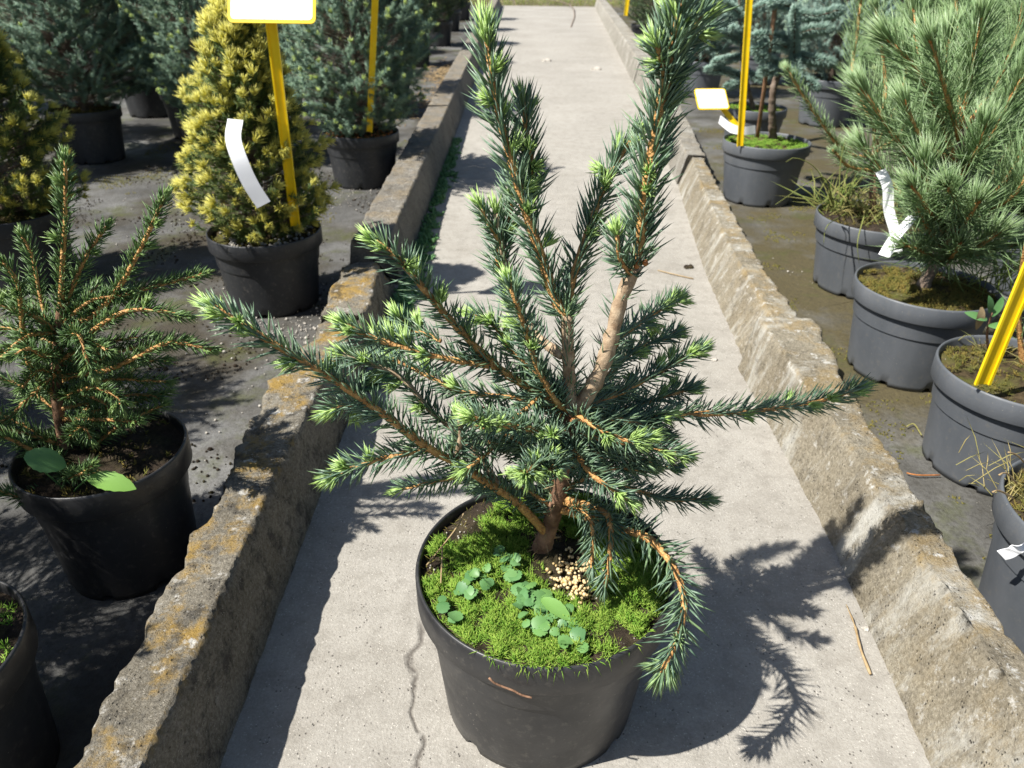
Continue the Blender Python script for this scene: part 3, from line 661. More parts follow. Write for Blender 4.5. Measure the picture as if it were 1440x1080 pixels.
# the small green spruce at the left, in front of the dwarf spruces
LC = (-.437, .650)
t = potted('green_spruce', 'dark green young spruce with upright shoots in black pot beside the lichen-covered kerb', LC, .086, .155, 'pot_black', 'soil', mossn=90)
GB = lambda pts, *a, **k: spruce_branch(t, px(*pts), *a, mat='needle_green', **k)
LY = .665
TRL = px((112, 700, LY), (95, 640, LY), (80, 560, LY + .01), (82, 480, LY + .01), (86, 430, LY + .01)); PL = spline(TRL, 30); V, F = tube(PL, np.linspace(.0075, .0042, 30), 10); obj('trunk', V, F, 'trunk_bark', t, smooth=True)
kw = dict(dens=27, L=.0135, wd=.00115, tl=.011, tn=26, tt=(.35, .8))
for pts, r0, tips, buds in (
    ([(86, 440, .675), (88, 370, .675), (92, 300, .675), (92, 222, .675)], .0028, 3, (.5, .85)),
    ([(95, 470, .675), (140, 435, .67), (170, 400, .665), (205, 335, .66), (232, 275, .66)], .0028, 3, (.7, .85)),
    ([(88, 450, .675), (100, 410, .68), (122, 360, .685), (150, 318, .69)], .0022, 2, (.7,)),
    ([(100, 460, .67), (150, 425, .68), (190, 410, .69), (240, 397, .70), (287, 385, .70)], .0024, 2, ()),
    ([(110, 480, .66), (170, 440, .65), (220, 437, .65), (262, 445, .65)], .0024, 3, (.7,)),
    ([(90, 530, .67), (150, 520, .65), (190, 503, .645), (240, 482, .645), (300, 492, .645)], .0026, 2, ()),
    ([(90, 535, .67), (150, 500, .69), (210, 485, .70), (262, 478, .70)], .0022, 2, ()),
    ([(82, 560, .675), (45, 520, .66), (32, 460, .65), (25, 400, .645), (2, 365, .64)], .0030, 2, (.8,)),
    ([(85, 500, .675), (60, 430, .69), (45, 360, .70), (30, 330, .70)], .0022, 2, ()),
    ([(90, 560, .67), (130, 545, .63), (165, 560, .61), (170, 575, .605)], .0022, 3, ()),
    ([(90, 590, .67), (140, 590, .64), (180, 592, .63), (195, 592, .625)], .0022, 2, ()),
    ([(95, 620, .665), (115, 600, .63), (128, 618, .615)], .002, 1, ()),
    ([(88, 575, .67), (150, 560, .68), (200, 555, .69), (225, 560, .69)], .0022, 2, ()),
    ([(100, 650, .665), (60, 640, .62), (20, 620, .60), (-10, 610, .59)], .0022, 2, ()),
    ([(100, 655, .665), (90, 670, .61), (110, 668, .585), (130, 655, .58)], .002, 2, ()),
    ([(85, 520, .675), (40, 560, .65), (10, 590, .64), (-25, 600, .63)], .0024, 2, ()),
    ([(84, 470, .675), (40, 440, .66), (0, 430, .65), (-40, 400, .65)], .0024, 2, (.7,)),
    ([(84, 500, .675), (60, 500, .63), (40, 490, .61), (20, 500, .60)], .0022, 2, ()),
    ([(88, 480, .67), (110, 470, .63), (120, 500, .61), (130, 525, .60)], .0022, 3, ()),
    ([(105, 670, .66), (70, 690, .61), (30, 700, .585), (0, 690, .58)], .002, 2, ())):
    GB(pts, r0, .0013, up=.12, tips=tips, buds=buds, **kw)
for k in range(26):
    q = rng.uniform(.15, 1); p, _t = along(PL, np.array([q])); a = rng.uniform(0, 2 * np.pi); l = rng.uniform(.06, .12); d = np.array([math.cos(a), math.sin(a), rng.uniform(-.05, .5)])
    e = p[0] + d * l; e[2] = max(e[2], .19); spruce_branch(t, [p[0], (p[0] + e) / 2 + np.array([0, 0, .01]), e], .002, .0012, 24, .013, 50, 0, 1, mat='needle_green', tt=(.1, .5), tn=20)
V, F = leaf_mesh(at(124, 672, .575), (.9, -.1, -.05), (.1, -.45, 1), .044, .0105, teeth=1, fold=.25); obj('leaf', V, F, 'weed_leaf', t, smooth=True, tint=np.full(len(V), .75))
V, F = leaf_mesh(at(35, 640, .585), (.8, .1, -.35), (0, -.8, 1), .036, .0125, teeth=1, fold=.2); obj('leaf', V, F, 'weed_leaf', t, smooth=True, tint=np.full(len(V), .15))
for pts in ([(112, 700, .61), (105, 690, .59), (124, 672, .575)], [(105, 700, .61), (70, 670, .59), (35, 640, .585)]):
    V, F = tube(spline(px(*pts), 8), .0009, 5); obj('leaf_stalk', V, F, 'weed_leaf', t, smooth=True, tint=np.full(len(V), .2))
# the pot in front of it and its neighbours outside the picture, whose crowns shade the bed
t = potted('mossy_pot', 'black pot of moss in deep shade beside the kerb, next to the green spruce', (-.459, .378), .086, .155, 'pot_black', 'soil', mossn=700, mossmat='moss_green')
dense_crown(t, (-.475, .372, .14), .15, .05, egg, 40, .04, 30, .013, .0013, 'needle_green', .3, 14, .011, .4, .02, .005)
def young_spruce(label, c, H, R, seed_n=300, mat='needle_green', pm='pot_black', r=.09, h=.155, group=None):
    t = potted('young_spruce', label, c, r, h, pm, 'soil', mossn=60, group=group, seg=48)
    dense_crown(t, (c[0], c[1], h - .015), H, R, egg, seed_n, .06, 70, .016, .0014, mat, .3, 14, .011, .5, .03, .008); return t


# ------------------------------------------------------------------ right bed
def sausage(root, pts, r0, r1, L, dens, mat, ang=62, bark='far_bark', wd=.0015, tipn=26, up=.25):
    b, P = bark_branch(root, pts, r0, r1, bark, 6, 10); ln = np.linalg.norm(np.diff(P, axis=0), axis=1).sum()
    V, F, T = cat([shoot_needles(P, int(ln * 100 * dens), L, wd, ang, 0, up, r0, 12), tuft(P[-1], P[-1] - P[-3], tipn, L, wd, 60, (.0, .3))]); obj('needles', V, F, mat, b, tint=T, kind='stuff'); return b
# stake-trained blue fir
RC = (.714, 2.183)
t = potted('blue_fir', 'silver-blue fir with tiered branches tied to a brown cane, in grey pot', RC, .121, .168, 'pot_grey', mossn=900, mossmat='moss_green')
bark_branch(t, [onz(1087, 200, .145)] + px((1086, 140, 2.22), (1092, 110, 2.22), (1112, 80, 2.22), (1117, 20, 2.22), (1120, -60, 2.22)), .012, .004, 'far_bark', 10, name='trunk')
fy = 2.22
for pts in ([(1117, 95), (1117, 55), (1118, 12)], [(1115, 60), (1085, 50), (1058, 53)], [(1112, 68), (1090, 62), (1062, 70)], [(1118, 50), (1140, 42), (1165, 40)], [(1116, 75), (1140, 82), (1170, 88)],
            [(1100, 100), (1085, 85), (1068, 80)], [(1105, 95), (1125, 108), (1148, 122)], [(1117, 20), (1150, 22), (1180, 14)], [(1117, 10), (1095, 6), (1085, 5)], [(1110, 85), (1090, 100), (1072, 98)], [(1116, 70), (1120, 90), (1122, 112)],
            [(1119, -20), (1150, -30), (1190, -35)], [(1119, -15), (1085, -25), (1050, -25)], [(1119, -30), (1119, -70), (1120, -110)]):
    for dy in (-.08, .10):
        sausage(t, [at(u, v + (3 if dy > 0 else 0), fy + dy * k / (len(pts) - 1)) for k, (u, v) in enumerate(pts)], .004, .002, .019, 42, 'needle_fir', wd=.0022)
V, F = tube(spline([onz(1064, 199, .145)] + px((1078, 100, 2.17), (1095, -30, 2.18)), 12), .006, 8); tag(obj('cane', V, F, 'bamboo', None, smooth=True, origin=onz(1064, 199, .145)), 'slim brown cane standing beside the silver-blue fir in its pot', 'cane')
t = potted('blue_fir', 'small pale blue fir in grey pot behind the caned fir', (.857, 2.808), .110, .155, 'pot_grey', mossn=500, mossmat='moss_green', seg=64)
bark_branch(t, [np.array([.857, 2.808, .13])] + px((1045, 90, 2.81), (1040, 20, 2.81), (1040, -40, 2.81)), .009, .003, 'far_bark', name='trunk')
for pts in ([(1045, 110), (1020, 100), (995, 98)], [(1043, 80), (1020, 85), (1005, 88)], [(1042, 60), (1025, 50), (1008, 45)], [(1042, 70), (1070, 75), (1085, 90)], [(1041, 50), (1035, 45), (1030, 40)], [(1045, 100), (1060, 108), (1075, 112)], [(1041, 30), (1060, 15), (1080, 5)], [(1045, 115), (1035, 118), (1022, 122)], [(1041, 20), (1020, 5), (1000, 0)]):
    for dy in (-.1, .1): sausage(t, [at(u, v, 2.81 + dy * k / 2) for k, (u, v) in enumerate(pts)], .004, .002, .02, 36, 'needle_fir', wd=.0024)


def pine_shoot(root, pts, n=150, L=.062, ang=34, r0=.0035, bare=.15, mat='needle_pine', wd=.0013, bud=True):
    b, P = bark_branch(root, pts, r0, r0 * .6, 'shoot_bark', 7, 14)
    V, F, T = cat([shoot_needles(P, n, L, wd, ang, bare, .02, r0, 13), tuft(P[-1], P[-1] - P[-3], int(n * .3), L * .85, wd, 34, (.0, .35))]); obj('needles', V, F, mat, b, tint=T, kind='stuff')
    if bud:
        d = unit(P[-1] - P[-2]); V, F = tube([P[-1] - d * .002, P[-1] + d * .004, P[-1] + d * .010, P[-1] + d * .014], [.002, .0036, .003, .0006], 8); obj('bud', V, F, 'bud_brown', b, smooth=True)
    return b
PR = (.677, 1.144)
t = potted('pine', 'bushy long-needled pine with orange buds, in grey pot with rusty moss', PR, .109, .156, 'pot_grey', mossn=1000, mossmat='moss_olive')
bark_branch(t, [np.array([.677, 1.155, .13])] + px((1330, 330, 1.17), (1345, 240, 1.17), (1355, 165, 1.16)), .011, .006, 'far_bark', name='trunk')
for pts, n in (
    ([(1352, 180, 1.16), (1362, 120, 1.15), (1370, 75, 1.14), (1381, 30, 1.13)], 260), ([(1345, 230, 1.17), (1320, 160, 1.15), (1290, 100, 1.13), (1252, 58, 1.12)], 240),
    ([(1335, 300, 1.17), (1300, 250, 1.14), (1260, 195, 1.11), (1216, 130, 1.09)], 230), ([(1335, 320, 1.17), (1345, 290, 1.08), (1332, 262, 1.02)], 230), ([(1340, 260, 1.17), (1390, 200, 1.14), (1420, 140, 1.12), (1445, 100, 1.1)], 230),
    ([(1345, 220, 1.17), (1310, 150, 1.25), (1290, 70, 1.28), (1285, 20, 1.29)], 240), ([(1350, 190, 1.17), (1400, 120, 1.22), (1430, 50, 1.24), (1440, 0, 1.25)], 230), ([(1330, 340, 1.17), (1390, 300, 1.1), (1430, 270, 1.06), (1450, 230, 1.05)], 220),
    ([(1328, 350, 1.17), (1310, 330, 1.1), (1290, 290, 1.07)], 180), ([(1328, 360, 1.17), (1370, 350, 1.08), (1400, 330, 1.04)], 190), ([(1330, 350, 1.17), (1290, 300, 1.2), (1240, 240, 1.22), (1215, 210, 1.22)], 200),
    ([(1345, 240, 1.17), (1330, 180, 1.2), (1330, 110, 1.22), (1335, 55, 1.22)], 230), ([(1340, 250, 1.17), (1370, 220, 1.09), (1385, 180, 1.06)], 200), ([(1350, 170, 1.16), (1350, 110, 1.22), (1345, 20, 1.26), (1345, -30, 1.26)], 220),
    ([(1330, 330, 1.17), (1310, 280, 1.1), (1300, 230, 1.07)], 180), ([(1332, 330, 1.17), (1380, 270, 1.2), (1410, 220, 1.22), (1430, 180, 1.23)], 200)):
    pine_shoot(t, px(*pts), n, L=.062, wd=.0016)
for pts in ([(1326, 370, 1.17), (1300, 355, 1.1), (1275, 345, 1.07)], [(1326, 372, 1.17), (1340, 360, 1.09), (1350, 345, 1.05)], [(1328, 365, 1.17), (1385, 355, 1.14), (1420, 345, 1.12)], [(1330, 345, 1.17), (1360, 310, 1.06), (1375, 285, 1.02)], [(1334, 320, 1.17), (1310, 300, 1.07), (1285, 265, 1.03)], [(1345, 230, 1.17), (1300, 200, 1.10), (1275, 150, 1.08)], [(1338, 300, 1.17), (1400, 270, 1.12), (1440, 210, 1.1)], [(1350, 200, 1.17), (1330, 130, 1.1), (1310, 60, 1.07)]):
    pine_shoot(t, px(*pts), 170, L=.060, wd=.0016)
grass_jobs = [(t, onz(1400, 400, .145), 60, .16, .03, .14, (0, .3), .0024)]
PR2 = (.757, 1.522)
t = potted('pine', 'scraggy pine with tufts of grass in its grey pot, behind the bushy pine', PR2, .122, .155, 'pot_grey', 'soil', mossn=120)
bark_branch(t, [np.array([.757, 1.535, .13])] + px((1228, 240, 1.56), (1232, 180, 1.56)), .008, .005, 'trunk_bark', name='trunk')
for pts, n, L in (([(1230, 220, 1.56), (1190, 215, 1.53), (1150, 165, 1.50), (1108, 100, 1.48)], 380, .026), ([(1230, 200, 1.56), (1225, 150, 1.55), (1205, 118, 1.54)], 190, .045), ([(1232, 185, 1.56), (1245, 130, 1.6), (1240, 70, 1.62), (1232, 15, 1.62)], 240, .05),
               ([(1232, 185, 1.56), (1200, 110, 1.62), (1205, 50, 1.66), (1210, 5, 1.66)], 240, .05), ([(1230, 215, 1.56), (1265, 190, 1.5), (1280, 160, 1.48)], 180, .05), ([(1230, 210, 1.56), (1260, 150, 1.66), (1275, 100, 1.7)], 180, .05), ([(1228, 240, 1.56), (1195, 235, 1.5), (1175, 215, 1.47)], 150, .028)):
    pine_shoot(t, px(*pts), n, L, 38)
def grass(root, c, n, L, spread, z, tint=(0, .8), wd=.003, name='grass'):
    p = np.array([c[0], c[1], z]) + rng.normal(size=(n, 3)) * np.array([spread, spread, 0]); d = unit(rng.normal(size=(n, 3)) * np.array([.45, .45, .15]) + UP)
    V, F = spines(p, d, L * rng.uniform(.4, 1.15, n), wd, np.stack([d[:, 0] * .7, d[:, 1] * .7, -rng.uniform(.0, .5, n)], 1)); obj(name, V, F, 'grass_blade', root, tint=np.repeat(rng.uniform(*tint, n), 7), kind='stuff')
[grass(*q) for q in grass_jobs]; gc = onz(1172, 292, .145); grass(t, gc, 55, .13, .016, .14, (0, .5)); gc = onz(1215, 300, .145); grass(t, gc, 150, .085, .028, .14, (.1, 1), .0022)
for pts in ([(1172, 290, 1.44), (1150, 240, 1.40), (1120, 222, 1.38), (1105, 228, 1.37)], [(1172, 290, 1.44), (1160, 250, 1.40), (1135, 258, 1.36), (1090, 288, 1.33)], [(1190, 300, 1.44), (1163, 318, 1.385), (1158, 345, 1.375)], [(1215, 305, 1.43), (1206, 340, 1.39), (1208, 370, 1.385)], [(1180, 285, 1.44), (1182, 230, 1.45), (1190, 190, 1.46)]):
    P = spline(px(*pts), 12); V, F = tube(P, np.linspace(.0016, .0004, 12), 4); obj('grass_stem', V, F, 'grass_blade', t, smooth=True, tint=np.full(len(V), .3))
# the pot with the thick yellow stake, and the one below it
RC4 = (.675, .861)
t = potted('soil_pot', 'grey pot of mossy soil with a thick yellow stake and a dry leaf', RC4, .106, .151, 'pot_grey', 'mossy_soil', mossn=260)
for pts in ([(1440, 520, .90), (1432, 440, .90), (1440, 360, .88), (1455, 300, .86)], ): pine_shoot(t, px(*pts), 60, .03, 50, bud=False)
bark_branch(t, px((1392, 500, .93), (1388, 470, .92), (1395, 440, .91)), .0018, .001, 'trunk_bark', name='sprig')
for (u, v, d, L, m, tn) in ((1388, 450, (-.5, 0, .2), .03, 'weed_leaf', .1), (1390, 458, (.6, -.2, .1), .03, 'weed_leaf', .2), (1392, 440, (-.3, -.3, .8), .028, 'weed_leaf', 0), (1380, 432, (.25, -.1, -1), .036, 'dry_straw', 0), (1395, 445, (.4, .2, .7), .03, 'weed_leaf', .1)):
    V, F = leaf_mesh(at(u, v, .91), d, (0, -1, .6), L, L * .17, fold=.2); obj('leaf', V, F, m, t, smooth=True, tint=np.full(len(V), tn))
grass(t, onz(1405, 500, .14), 26, .045, .02, .138, (.3, 1), .0014)
RC5 = (.597, .560)
t = potted('soil_pot', 'grey pot of mossy soil and dry grass with a white strip tag on its side', RC5, .109, .153, 'pot_grey', 'mossy_soil', mossn=420)
grass(t, onz(1432, 690, .14), 60, .05, .03, .138, (.6, 1), .0013)
for pts in ([(1425, 700, .5), (1405, 690, .47), (1396, 692, .46)], [(1430, 680, .52), (1415, 665, .5), (1405, 668, .49)], [(1440, 650, .55), (1430, 640, .54), (1418, 636, .53)]):
    V, F = tube(spline(px(*pts), 8), .0008, 4); obj('straw', V, F, 'dry_straw', t, smooth=True)


# ------------------------------------------------------------------ rows farther back
def copy_tree(o, parent=None):
    c = o.copy(); COL.objects.link(c); c.parent = parent
    for ch in list(o.children): copy_tree(ch, c)
    return c
first = {}
def row_plant(kind, label, x, y, s=1.0, group=None):
    if kind not in first:
        g = dict(dark=('needle_dark', .62, .24, 'dark_conifer'), grey=('needle_grey', .55, .23, 'grey_conifer'), pine=('needle_pine', .60, .24, 'pine'), blue=('needle_fir', .50, .22, 'blue_conifer'))[kind]
        t = potted(g[3], label, (x, y), .113, .17, 'pot_dark' if x < 0 else 'pot_grey', 'mossy_soil', mossn=80, seg=48)
        dense_crown(t, (x, y, .155), g[1], g[2], egg, 700, .075, 70, .055 if kind == 'pine' else .017, .0018, g[0], .35, 12, .016, .5, .05, .011)
        first[kind] = t
    else:
        t = copy_tree(first[kind]); t.location = (x, y, -.002); t.rotation_euler = (0, 0, rng.uniform(0, 6)); t['label'] = label
        if s != 1: t.scale = (s, s, s)
    if group: t['group'] = group
    elif 'group' in t: del t['group']
    return t
row_plant('dark', 'dark conifer in black pot wedged between the broad and the narrow grey-blue spruce', -1.20, 2.92)
row_plant('grey', 'grey-blue conifer in black pot behind the golden-tipped dwarf spruce', -1.80, 2.22)
row_plant('dark', 'dark green conifer in shaded pot beside the left kerb, behind the lime-tipped spruce', -.56, 3.40)
for (x, y) in ((-.64, 5.05), (-.60, 6.25), (-.62, 7.5), (-.60, 8.8)): row_plant('dark', 'dark green conifer in black pot in the row along the left kerb', x, y, 1.0, 'far conifers along the left kerb')
for (x, y) in ((-1.95, 2.75), (-1.55, 3.35), (-1.05, 3.45), (-2.45, 3.3), (-1.25, 4.4), (-1.9, 4.3), (-2.6, 4.4), (-1.2, 5.6), (-1.9, 5.5), (-2.6, 5.6), (-3.3, 4.0), (-1.2, 6.9), (-2.0, 6.9)):
    row_plant('grey' if int(x * 10 + y * 7) % 3 else 'dark', 'conifer in black pot in the crowded rows behind the grey-blue spruces', x, y, rng.uniform(.9, 1.15), 'far conifers in the left bed')
for (x, y) in ((1.02, 5.95), (1.0, 6.5), (1.22, 6.2)): row_plant('dark', 'conifer in one of the grey pots clustered by the far right kerb', x, y, .9, 'far pots along the right kerb')
row_plant('blue', 'pale blue conifer in black pot by the right kerb, behind the small blue fir', .935, 4.05, .85)
for (x, y) in ((1.32, 3.35), (1.75, 3.75), (1.35, 4.5), (2.1, 5.2), (1.6, 5.4), (2.5, 4.2), (2.7, 5.4), (1.5, 6.8), (2.3, 6.8)):
    row_plant('blue' if int(x * 10 + y * 3) % 2 else 'dark', 'conifer in pot in the far rows of the right bed', x, y, rng.uniform(.9, 1.1), 'far conifers in the right bed')
for (x, y) in ((1.13, 1.50), (1.15, 2.02), (1.62, 2.35), (1.55, 1.75), (1.22, 1.05)): row_plant('pine', 'long-needled pine in the row behind the bushy pine', x, y, rng.uniform(.95, 1.1), 'pines behind the bushy pine')


# ------------------------------------------------------------------ stakes, signs and tags
def slab(P, wdir, wd, th):                             # a bent flat strip along P
    P = np.asarray(P, float); n = len(P); T = unit(np.gradient(P, axis=0)); W = unit(np.asarray(wdir, float) - (T @ np.asarray(wdir, float))[:, None] * T); N = np.cross(T, W); V, F = [], []
    for i in range(n): V += [P[i] - W[i] * wd / 2 - N[i] * th / 2, P[i] + W[i] * wd / 2 - N[i] * th / 2, P[i] + W[i] * wd / 2 + N[i] * th / 2, P[i] - W[i] * wd / 2 + N[i] * th / 2]
    for i in range(n - 1):
        for k in range(4): F.append((4 * i + k, 4 * i + (k + 1) % 4, 4 * i + 4 + (k + 1) % 4, 4 * i + 4 + k))
    F += [(3, 2, 1, 0), (4 * n - 4, 4 * n - 3, 4 * n - 2, 4 * n - 1)]
    return np.array(V), F
def stake(root, a, b, wd):                             # ribbed plastic stake: flat web with two edge ribs
    a = np.asarray(a); b = np.asarray(b); s = unit(np.cross(b - a, [0, 1.0, 0])); nrm = unit(np.cross(s, b - a))
    if nrm[1] > 0: nrm = -nrm
    parts = [slab([a, b], s, wd, .0016)]
    for k in (-1, 1): parts.append(slab([a + s * k * wd * .44 + nrm * .0014, b + s * k * wd * .44 + nrm * .0014], s, wd * .16, .0038))
    V, F = join(parts); return obj('stake', V, F, 'yellow_plastic', root)
def plate(root, c, wx, hz, tilt, yaw=0):
    R = Matrix.Rotation(yaw, 3, 'Z') @ Matrix.Rotation(tilt, 3, 'X'); out = []
    for (sx, sz, y0, y1, rad) in ((wx, hz, 0, .0022, .008), (wx * .93, hz * .90, -.0006, .0004, .006)):
        ring = []
        for (cx, cz, a0) in ((1, 1, 0), (-1, 1, 90), (-1, -1, 180), (1, -1, 270)):
            for a in range(0, 91, 18): q = math.radians(a0 + a); ring.append((cx * (sx / 2 - rad) + rad * math.cos(q), cz * (sz / 2 - rad) + rad * math.sin(q)))
        n = len(ring); V = [(x, y, z) for y in (y0, y1) for x, z in ring]; F = [tuple(range(n)), tuple(range(n, 2 * n))[::-1]] + [(i, n + i, n + (i + 1) % n, (i + 1) % n) for i in range(n)]
        out.append((np.array([np.array(R @ Vector(v)) + c for v in V]), F))
    p = obj('sign_plate', out[0][0], out[0][1], 'yellow_plastic', root); obj('paper_label', out[1][0], out[1][1], 'white_tag', p); return p
b0 = at(416, 318, 1.352); b1 = at(381, 28, 1.30)
t = thing('plant_sign', 'yellow stake with white rectangular sign standing in the yellow-tipped dwarf spruce', 'plant sign', tuple(b0)); stake(t, b0, b1, .017)
plate(t, at(382, -14, 1.297), .136, .10, math.radians(-28))
for (u0, v0, y0, u1, v1, y1, wd, lab, sg) in ((520, 178, 2.205, 529, -30, 2.03, .0155, 'plain yellow stake standing in the pot of the lime-tipped grey spruce', 0), (1041, 197, 2.10, 1056, -40, 2.08, .0165, 'tall yellow stake standing at the edge of the caned fir pot', 0),
                                        (1383, 534, .805, 1452, 368, .79, .0185, 'thick yellow stake leaning in the grey pot with the dry leaf', 0), (880, 20, 5.9, 886, -30, 5.9, .025, 'distant yellow stake among the grey pots by the far right kerb', 0)):
    a, b = at(u0, v0, y0), at(u1, v1, y1); a = a - (b - a) * .04
    t = thing('yellow_stake', lab, 'stake', tuple(a)); stake(t, a, b, wd)
# the toppled label by the fir
a, b = at(1026, 165, 2.32), at(1008, 142, 2.30)
t = thing('plant_sign', 'toppled yellow label with blank white face beside the caned fir pot', 'plant sign', tuple(a)); stake(t, at(1040, 182, 2.28), b, .014); plate(t, at(1001, 139, 2.30), .095, .075, math.radians(-50), math.radians(8))
def strip(label, pts, wdir, wd, n=40):
    V, F = slab(spline(px(*pts), n), wdir, wd, .0008); return tag(obj('strip_tag', V, F, 'white_tag', None, smooth=False, origin=px(*pts)[0]), label, 'tag')
strip('white strip tag hanging from the yellow-tipped dwarf spruce', [(331, 168, 1.28), (328, 195, 1.262), (337, 225, 1.25), (352, 258, 1.248), (371, 288, 1.25)], (1, .2, .3), .026)
strip('crumpled white strip tag hanging in the bushy pine', [(1238, 240, 1.14), (1248, 262, 1.125), (1250, 295, 1.12), (1258, 325, 1.11), (1262, 356, 1.10)], (1, -.3, .1), .015)
strip('short white strip tag leaning over the rim of the bushy pine pot', [(1288, 300, 1.09), (1275, 315, 1.08), (1258, 335, 1.07), (1243, 360, 1.06)], (.7, -.3, .5), .017)
strip('white paper strip lying at the edge of the caned fir pot', [(1012, 168, 2.22), (1028, 180, 2.15), (1045, 184, 2.14), (1062, 182, 2.16)], (0, .3, 1), .022)
strip('white strip tag sticking out from the lowest grey pot on the right', [(1408, 781, .532), (1425, 775, .528), (1445, 760, .525), (1472, 735, .528)], (.2, -.2, .9), .012)


# ------------------------------------------------------------------ small things on the ground
def fleck(name, u, v, size, mat, label, cat_, z=.004):
    c = onz(u, v, z); V, F = [], []; k = 9
    for i, (rr, zz) in enumerate(((1, -.1), (.85, .35), (.4, .55))):
        for j in range(k): a = 6.283 * j / k; q = size * rr * (1 + .28 * math.sin(j * 2.3 + u)); V.append((c[0] + q * math.cos(a), c[1] + q * .8 * math.sin(a), c[2] + size * zz * (.8 + .3 * math.sin(j * 1.7))))
        if i: F += [((i - 1) * k + j, (i - 1) * k + (j + 1) % k, i * k + (j + 1) % k, i * k + j) for j in range(k)]
    F.append(tuple(range(2 * k, 3 * k))); return tag(obj(name, np.array(V), F, mat, None, origin=c), label, cat_)
fleck('pebble', 1218, 884, .0042, 'stone_chip', 'small pale pebble beside the dry needle on the path', 'pebble')
fleck('pebble', 1005, 506, .006, 'stone_chip', 'pale stone chip by the foot of the broken right kerb', 'pebble')
fleck('dirt_clump', 968, 376, .012, 'soil', 'brown clump of dry soil on the path by the right kerb', 'dirt')
fleck('dirt_clump', 1048, 517, .010, 'soil', 'small tuft of dry dirt at the broken joint of the right kerb', 'dirt')
fleck('leaf_litter', 768, 86, .03, 'stone_chip', 'flat pale scrap lying far along the path', 'litter')
fleck('leaf_litter', 838, 98, .03, 'stone_chip', 'larger pale scrap near the far right kerb', 'litter')
P = spline([onz(1190, 850, .006), onz(1202, 880, .008), onz(1210, 912, .008), onz(1224, 948, .006)], 14); V, F = tube(P, np.interp(np.linspace(0, 1, 14), [0, .4, 1], [.0004, .0012, .0016]) * (1 + .2 * rng.normal(size=14)), 6); tag(obj('dry_twig', V, F, 'dry_straw', None, smooth=True, origin=P[0]), 'curved tan dry stem lying on the path by the right kerb', 'twig')
P = spline([onz(925, 380, .005), onz(945, 385, .006), onz(975, 392, .005)], 8); V, F = tube(P, .0012, 5); tag(obj('twig', V, F, 'dry_straw', None, smooth=True, origin=P[0]), 'pale dry stem lying beside the soil clump on the path', 'twig')
P = spline([onz(1275, 600, .003), onz(1285, 596, .004), onz(1296, 612, .003)], 8); V, F = tube(P, .001, 5); tag(obj('grass_blade', V, F, 'grass_blade', None, smooth=True, tint=np.full(len(V), .6), origin=P[0]), 'single cut grass blade on the ground between kerb and grey pots', 'grass blade')
P = spline([onz(1275, 665, .003), onz(1290, 668, .004), onz(1322, 668, .003)], 8); V, F = tube(P, .001, 5); tag(obj('twig', V, F, 'bud_brown', None, smooth=True, origin=P[0]), 'thin brown twig on the ground by the foot of a grey pot', 'twig')
P = spline([onz(765, -2, .05), onz(800, 6, .04), onz(808, 20, .01), onz(803, 38, .005)], 10); V, F = tube(P, .006, 6); tag(obj('dead_branch', V, F, 'far_bark', None, smooth=True, origin=P[0]), 'bent dead branch lying at the far end of the path', 'branch')
# weeds along the foot of the left kerb, gravel round the pots, litter under the far plants
wp = np.array([(-.232 + abs(rng.normal()) * .016, y, .003) for y in np.r_[rng.uniform(1.35, 1.75, 150), rng.uniform(1.75, 2.9, 170), rng.uniform(1.0, 1.35, 60)]])
n = len(wp) * 6; d = unit(rng.normal(size=(n, 3)) * np.array([1, 1, .4]) + UP * .6); V, F = spines(np.repeat(wp, 6, 0), d, rng.uniform(.008, .026, n), .007); o = obj('kerb_weeds', V, F, 'weed_leaf', None, tint=np.repeat(rng.uniform(0, .2, n), 7), kind='stuff'); tag(o, 'low dark green weeds growing along the foot of the left kerb', 'weeds')
g = []
for (cx, cy, s, k) in ((-.44, 1.30, .10, 260), (-.40, 1.22, .05, 120), (-.44, 2.2, .1, 160), (-.50, 1.0, .12, 40), (.55, 1.6, .05, 50), (-.7, 1.9, .3, 80)):
    for _i in range(k): g.append((cx + rng.normal() * s, cy + rng.normal() * s * .8, .0))
g = np.array([q for q in g if q[0] < -.35 or q[0] > .6]); o = beads('gravel', g, rng.uniform(.0008, .0016, len(g)) * (1 + 1.6 * rng.random(len(g)) ** 4), 'stone_chip', None); tag(o, 'scattered pale grit on the ground around the pots', 'gravel')
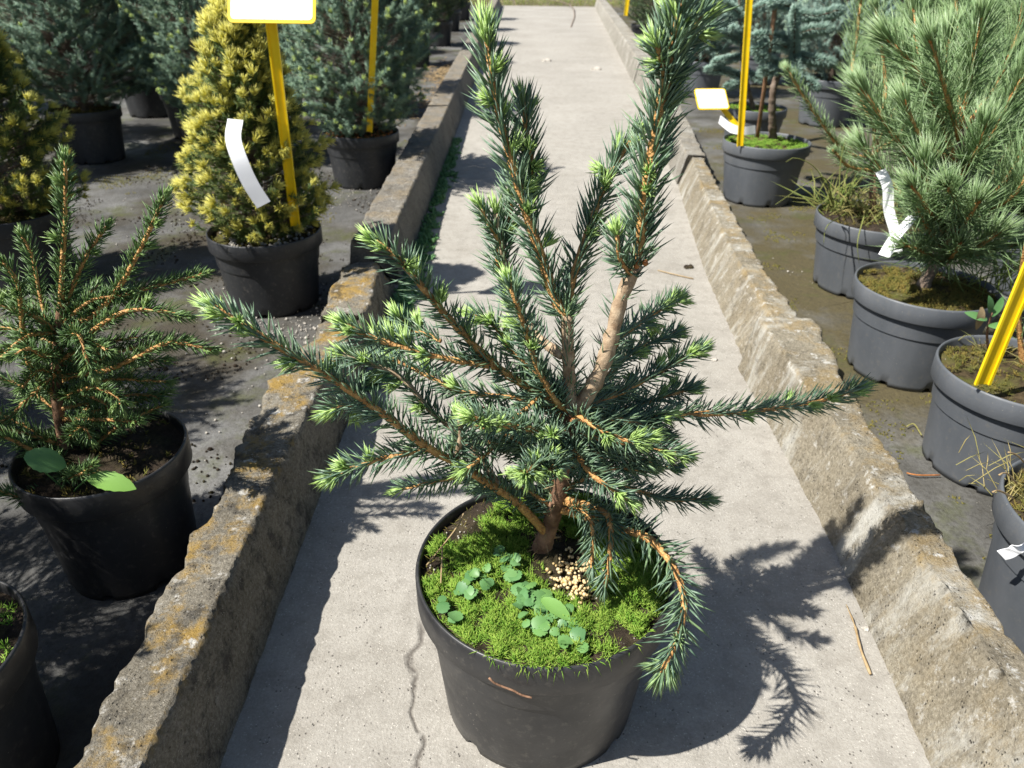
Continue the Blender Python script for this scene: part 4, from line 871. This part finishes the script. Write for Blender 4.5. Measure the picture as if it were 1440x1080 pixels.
g = np.array([(rng.uniform(-1.2, -.37), rng.uniform(.75, 2.6), -.001) for _ in range(9000)]); g = g[np.array([fbm(x, y, 2, 4.5, 4) > .12 for x, y, _z in g])]; o = beads('peat_crumbs', g, rng.uniform(.0008, .0019, len(g)) * (1 + 1.5 * rng.random(len(g)) ** 5), 'soil', None); tag(o, 'dark crumbs of peat spilled between the pots of the left bed', 'soil')
g = np.array([(-.44 + rng.normal() * .05, rng.choice([3.7, 4.5, 4.9]) + rng.normal() * .2, .004) for _ in range(500)]); n = len(g); V, F = spines(g, rng.normal(size=(n, 3)) * np.array([1, 1, .12]), rng.uniform(.02, .05, n), .004); o = obj('needle_litter', V, F, 'dry_straw', None, kind='stuff'); tag(o, 'brown fallen needles beside the far left kerb', 'litter')
g = np.array([(rng.uniform(-3, 4), rng.uniform(11.4, 13), -.005) for _ in range(2500)]); n = len(g); V, F = spines(g, rng.normal(size=(n, 3)) * .5 + UP, rng.uniform(.03, .09, n), .008); o = obj('far_grass', V, F, 'grass_blade', None, tint=np.repeat(rng.uniform(0, .6, n), 7), kind='stuff'); tag(o, 'rough grass beyond the far end of the path', 'grass')
mp = np.array([(x, y, -.002) for x, y in zip(rng.uniform(.50, 1.0, 26000), rng.uniform(.3, 3.2, 26000)) if x > .47 + .05 * y and fbm(x, y, 6, 6.5, 5) > .34])
mp2 = np.array([(x, y, -.002) for x, y in zip(rng.uniform(-1.3, -.36, 30000), rng.uniform(.7, 2.9, 30000)) if fbm(x, y, 9, 5.5, 5) > .42])
mp = np.vstack([mp, mp2]); n = len(mp) * 3; V, F = barbs(np.repeat(mp, 3, 0), rng.normal(size=(n, 3)) * np.array([.8, .8, .3]) + UP * .7, rng.uniform(.002, .006, n), .0016); o = obj('ground_moss', V, F, 'moss_olive', None, tint=np.repeat(rng.uniform(0, .3, n), 4), kind='stuff'); tag(o, 'olive moss patches on the ground between the pots', 'moss')
# neighbours just outside the left edge, whose shade fills the bed
young_spruce('green young spruce at the left edge of the bed beside the mossy pot', (-.77, .44), .40, .24, 560)
young_spruce('green young spruce at the left edge behind the dark green one', (-.90, .86), .40, .19, 420)
young_spruce('green young spruce in black pot in front of the mossy pot', (-.74, .20), .32, .20, 420)
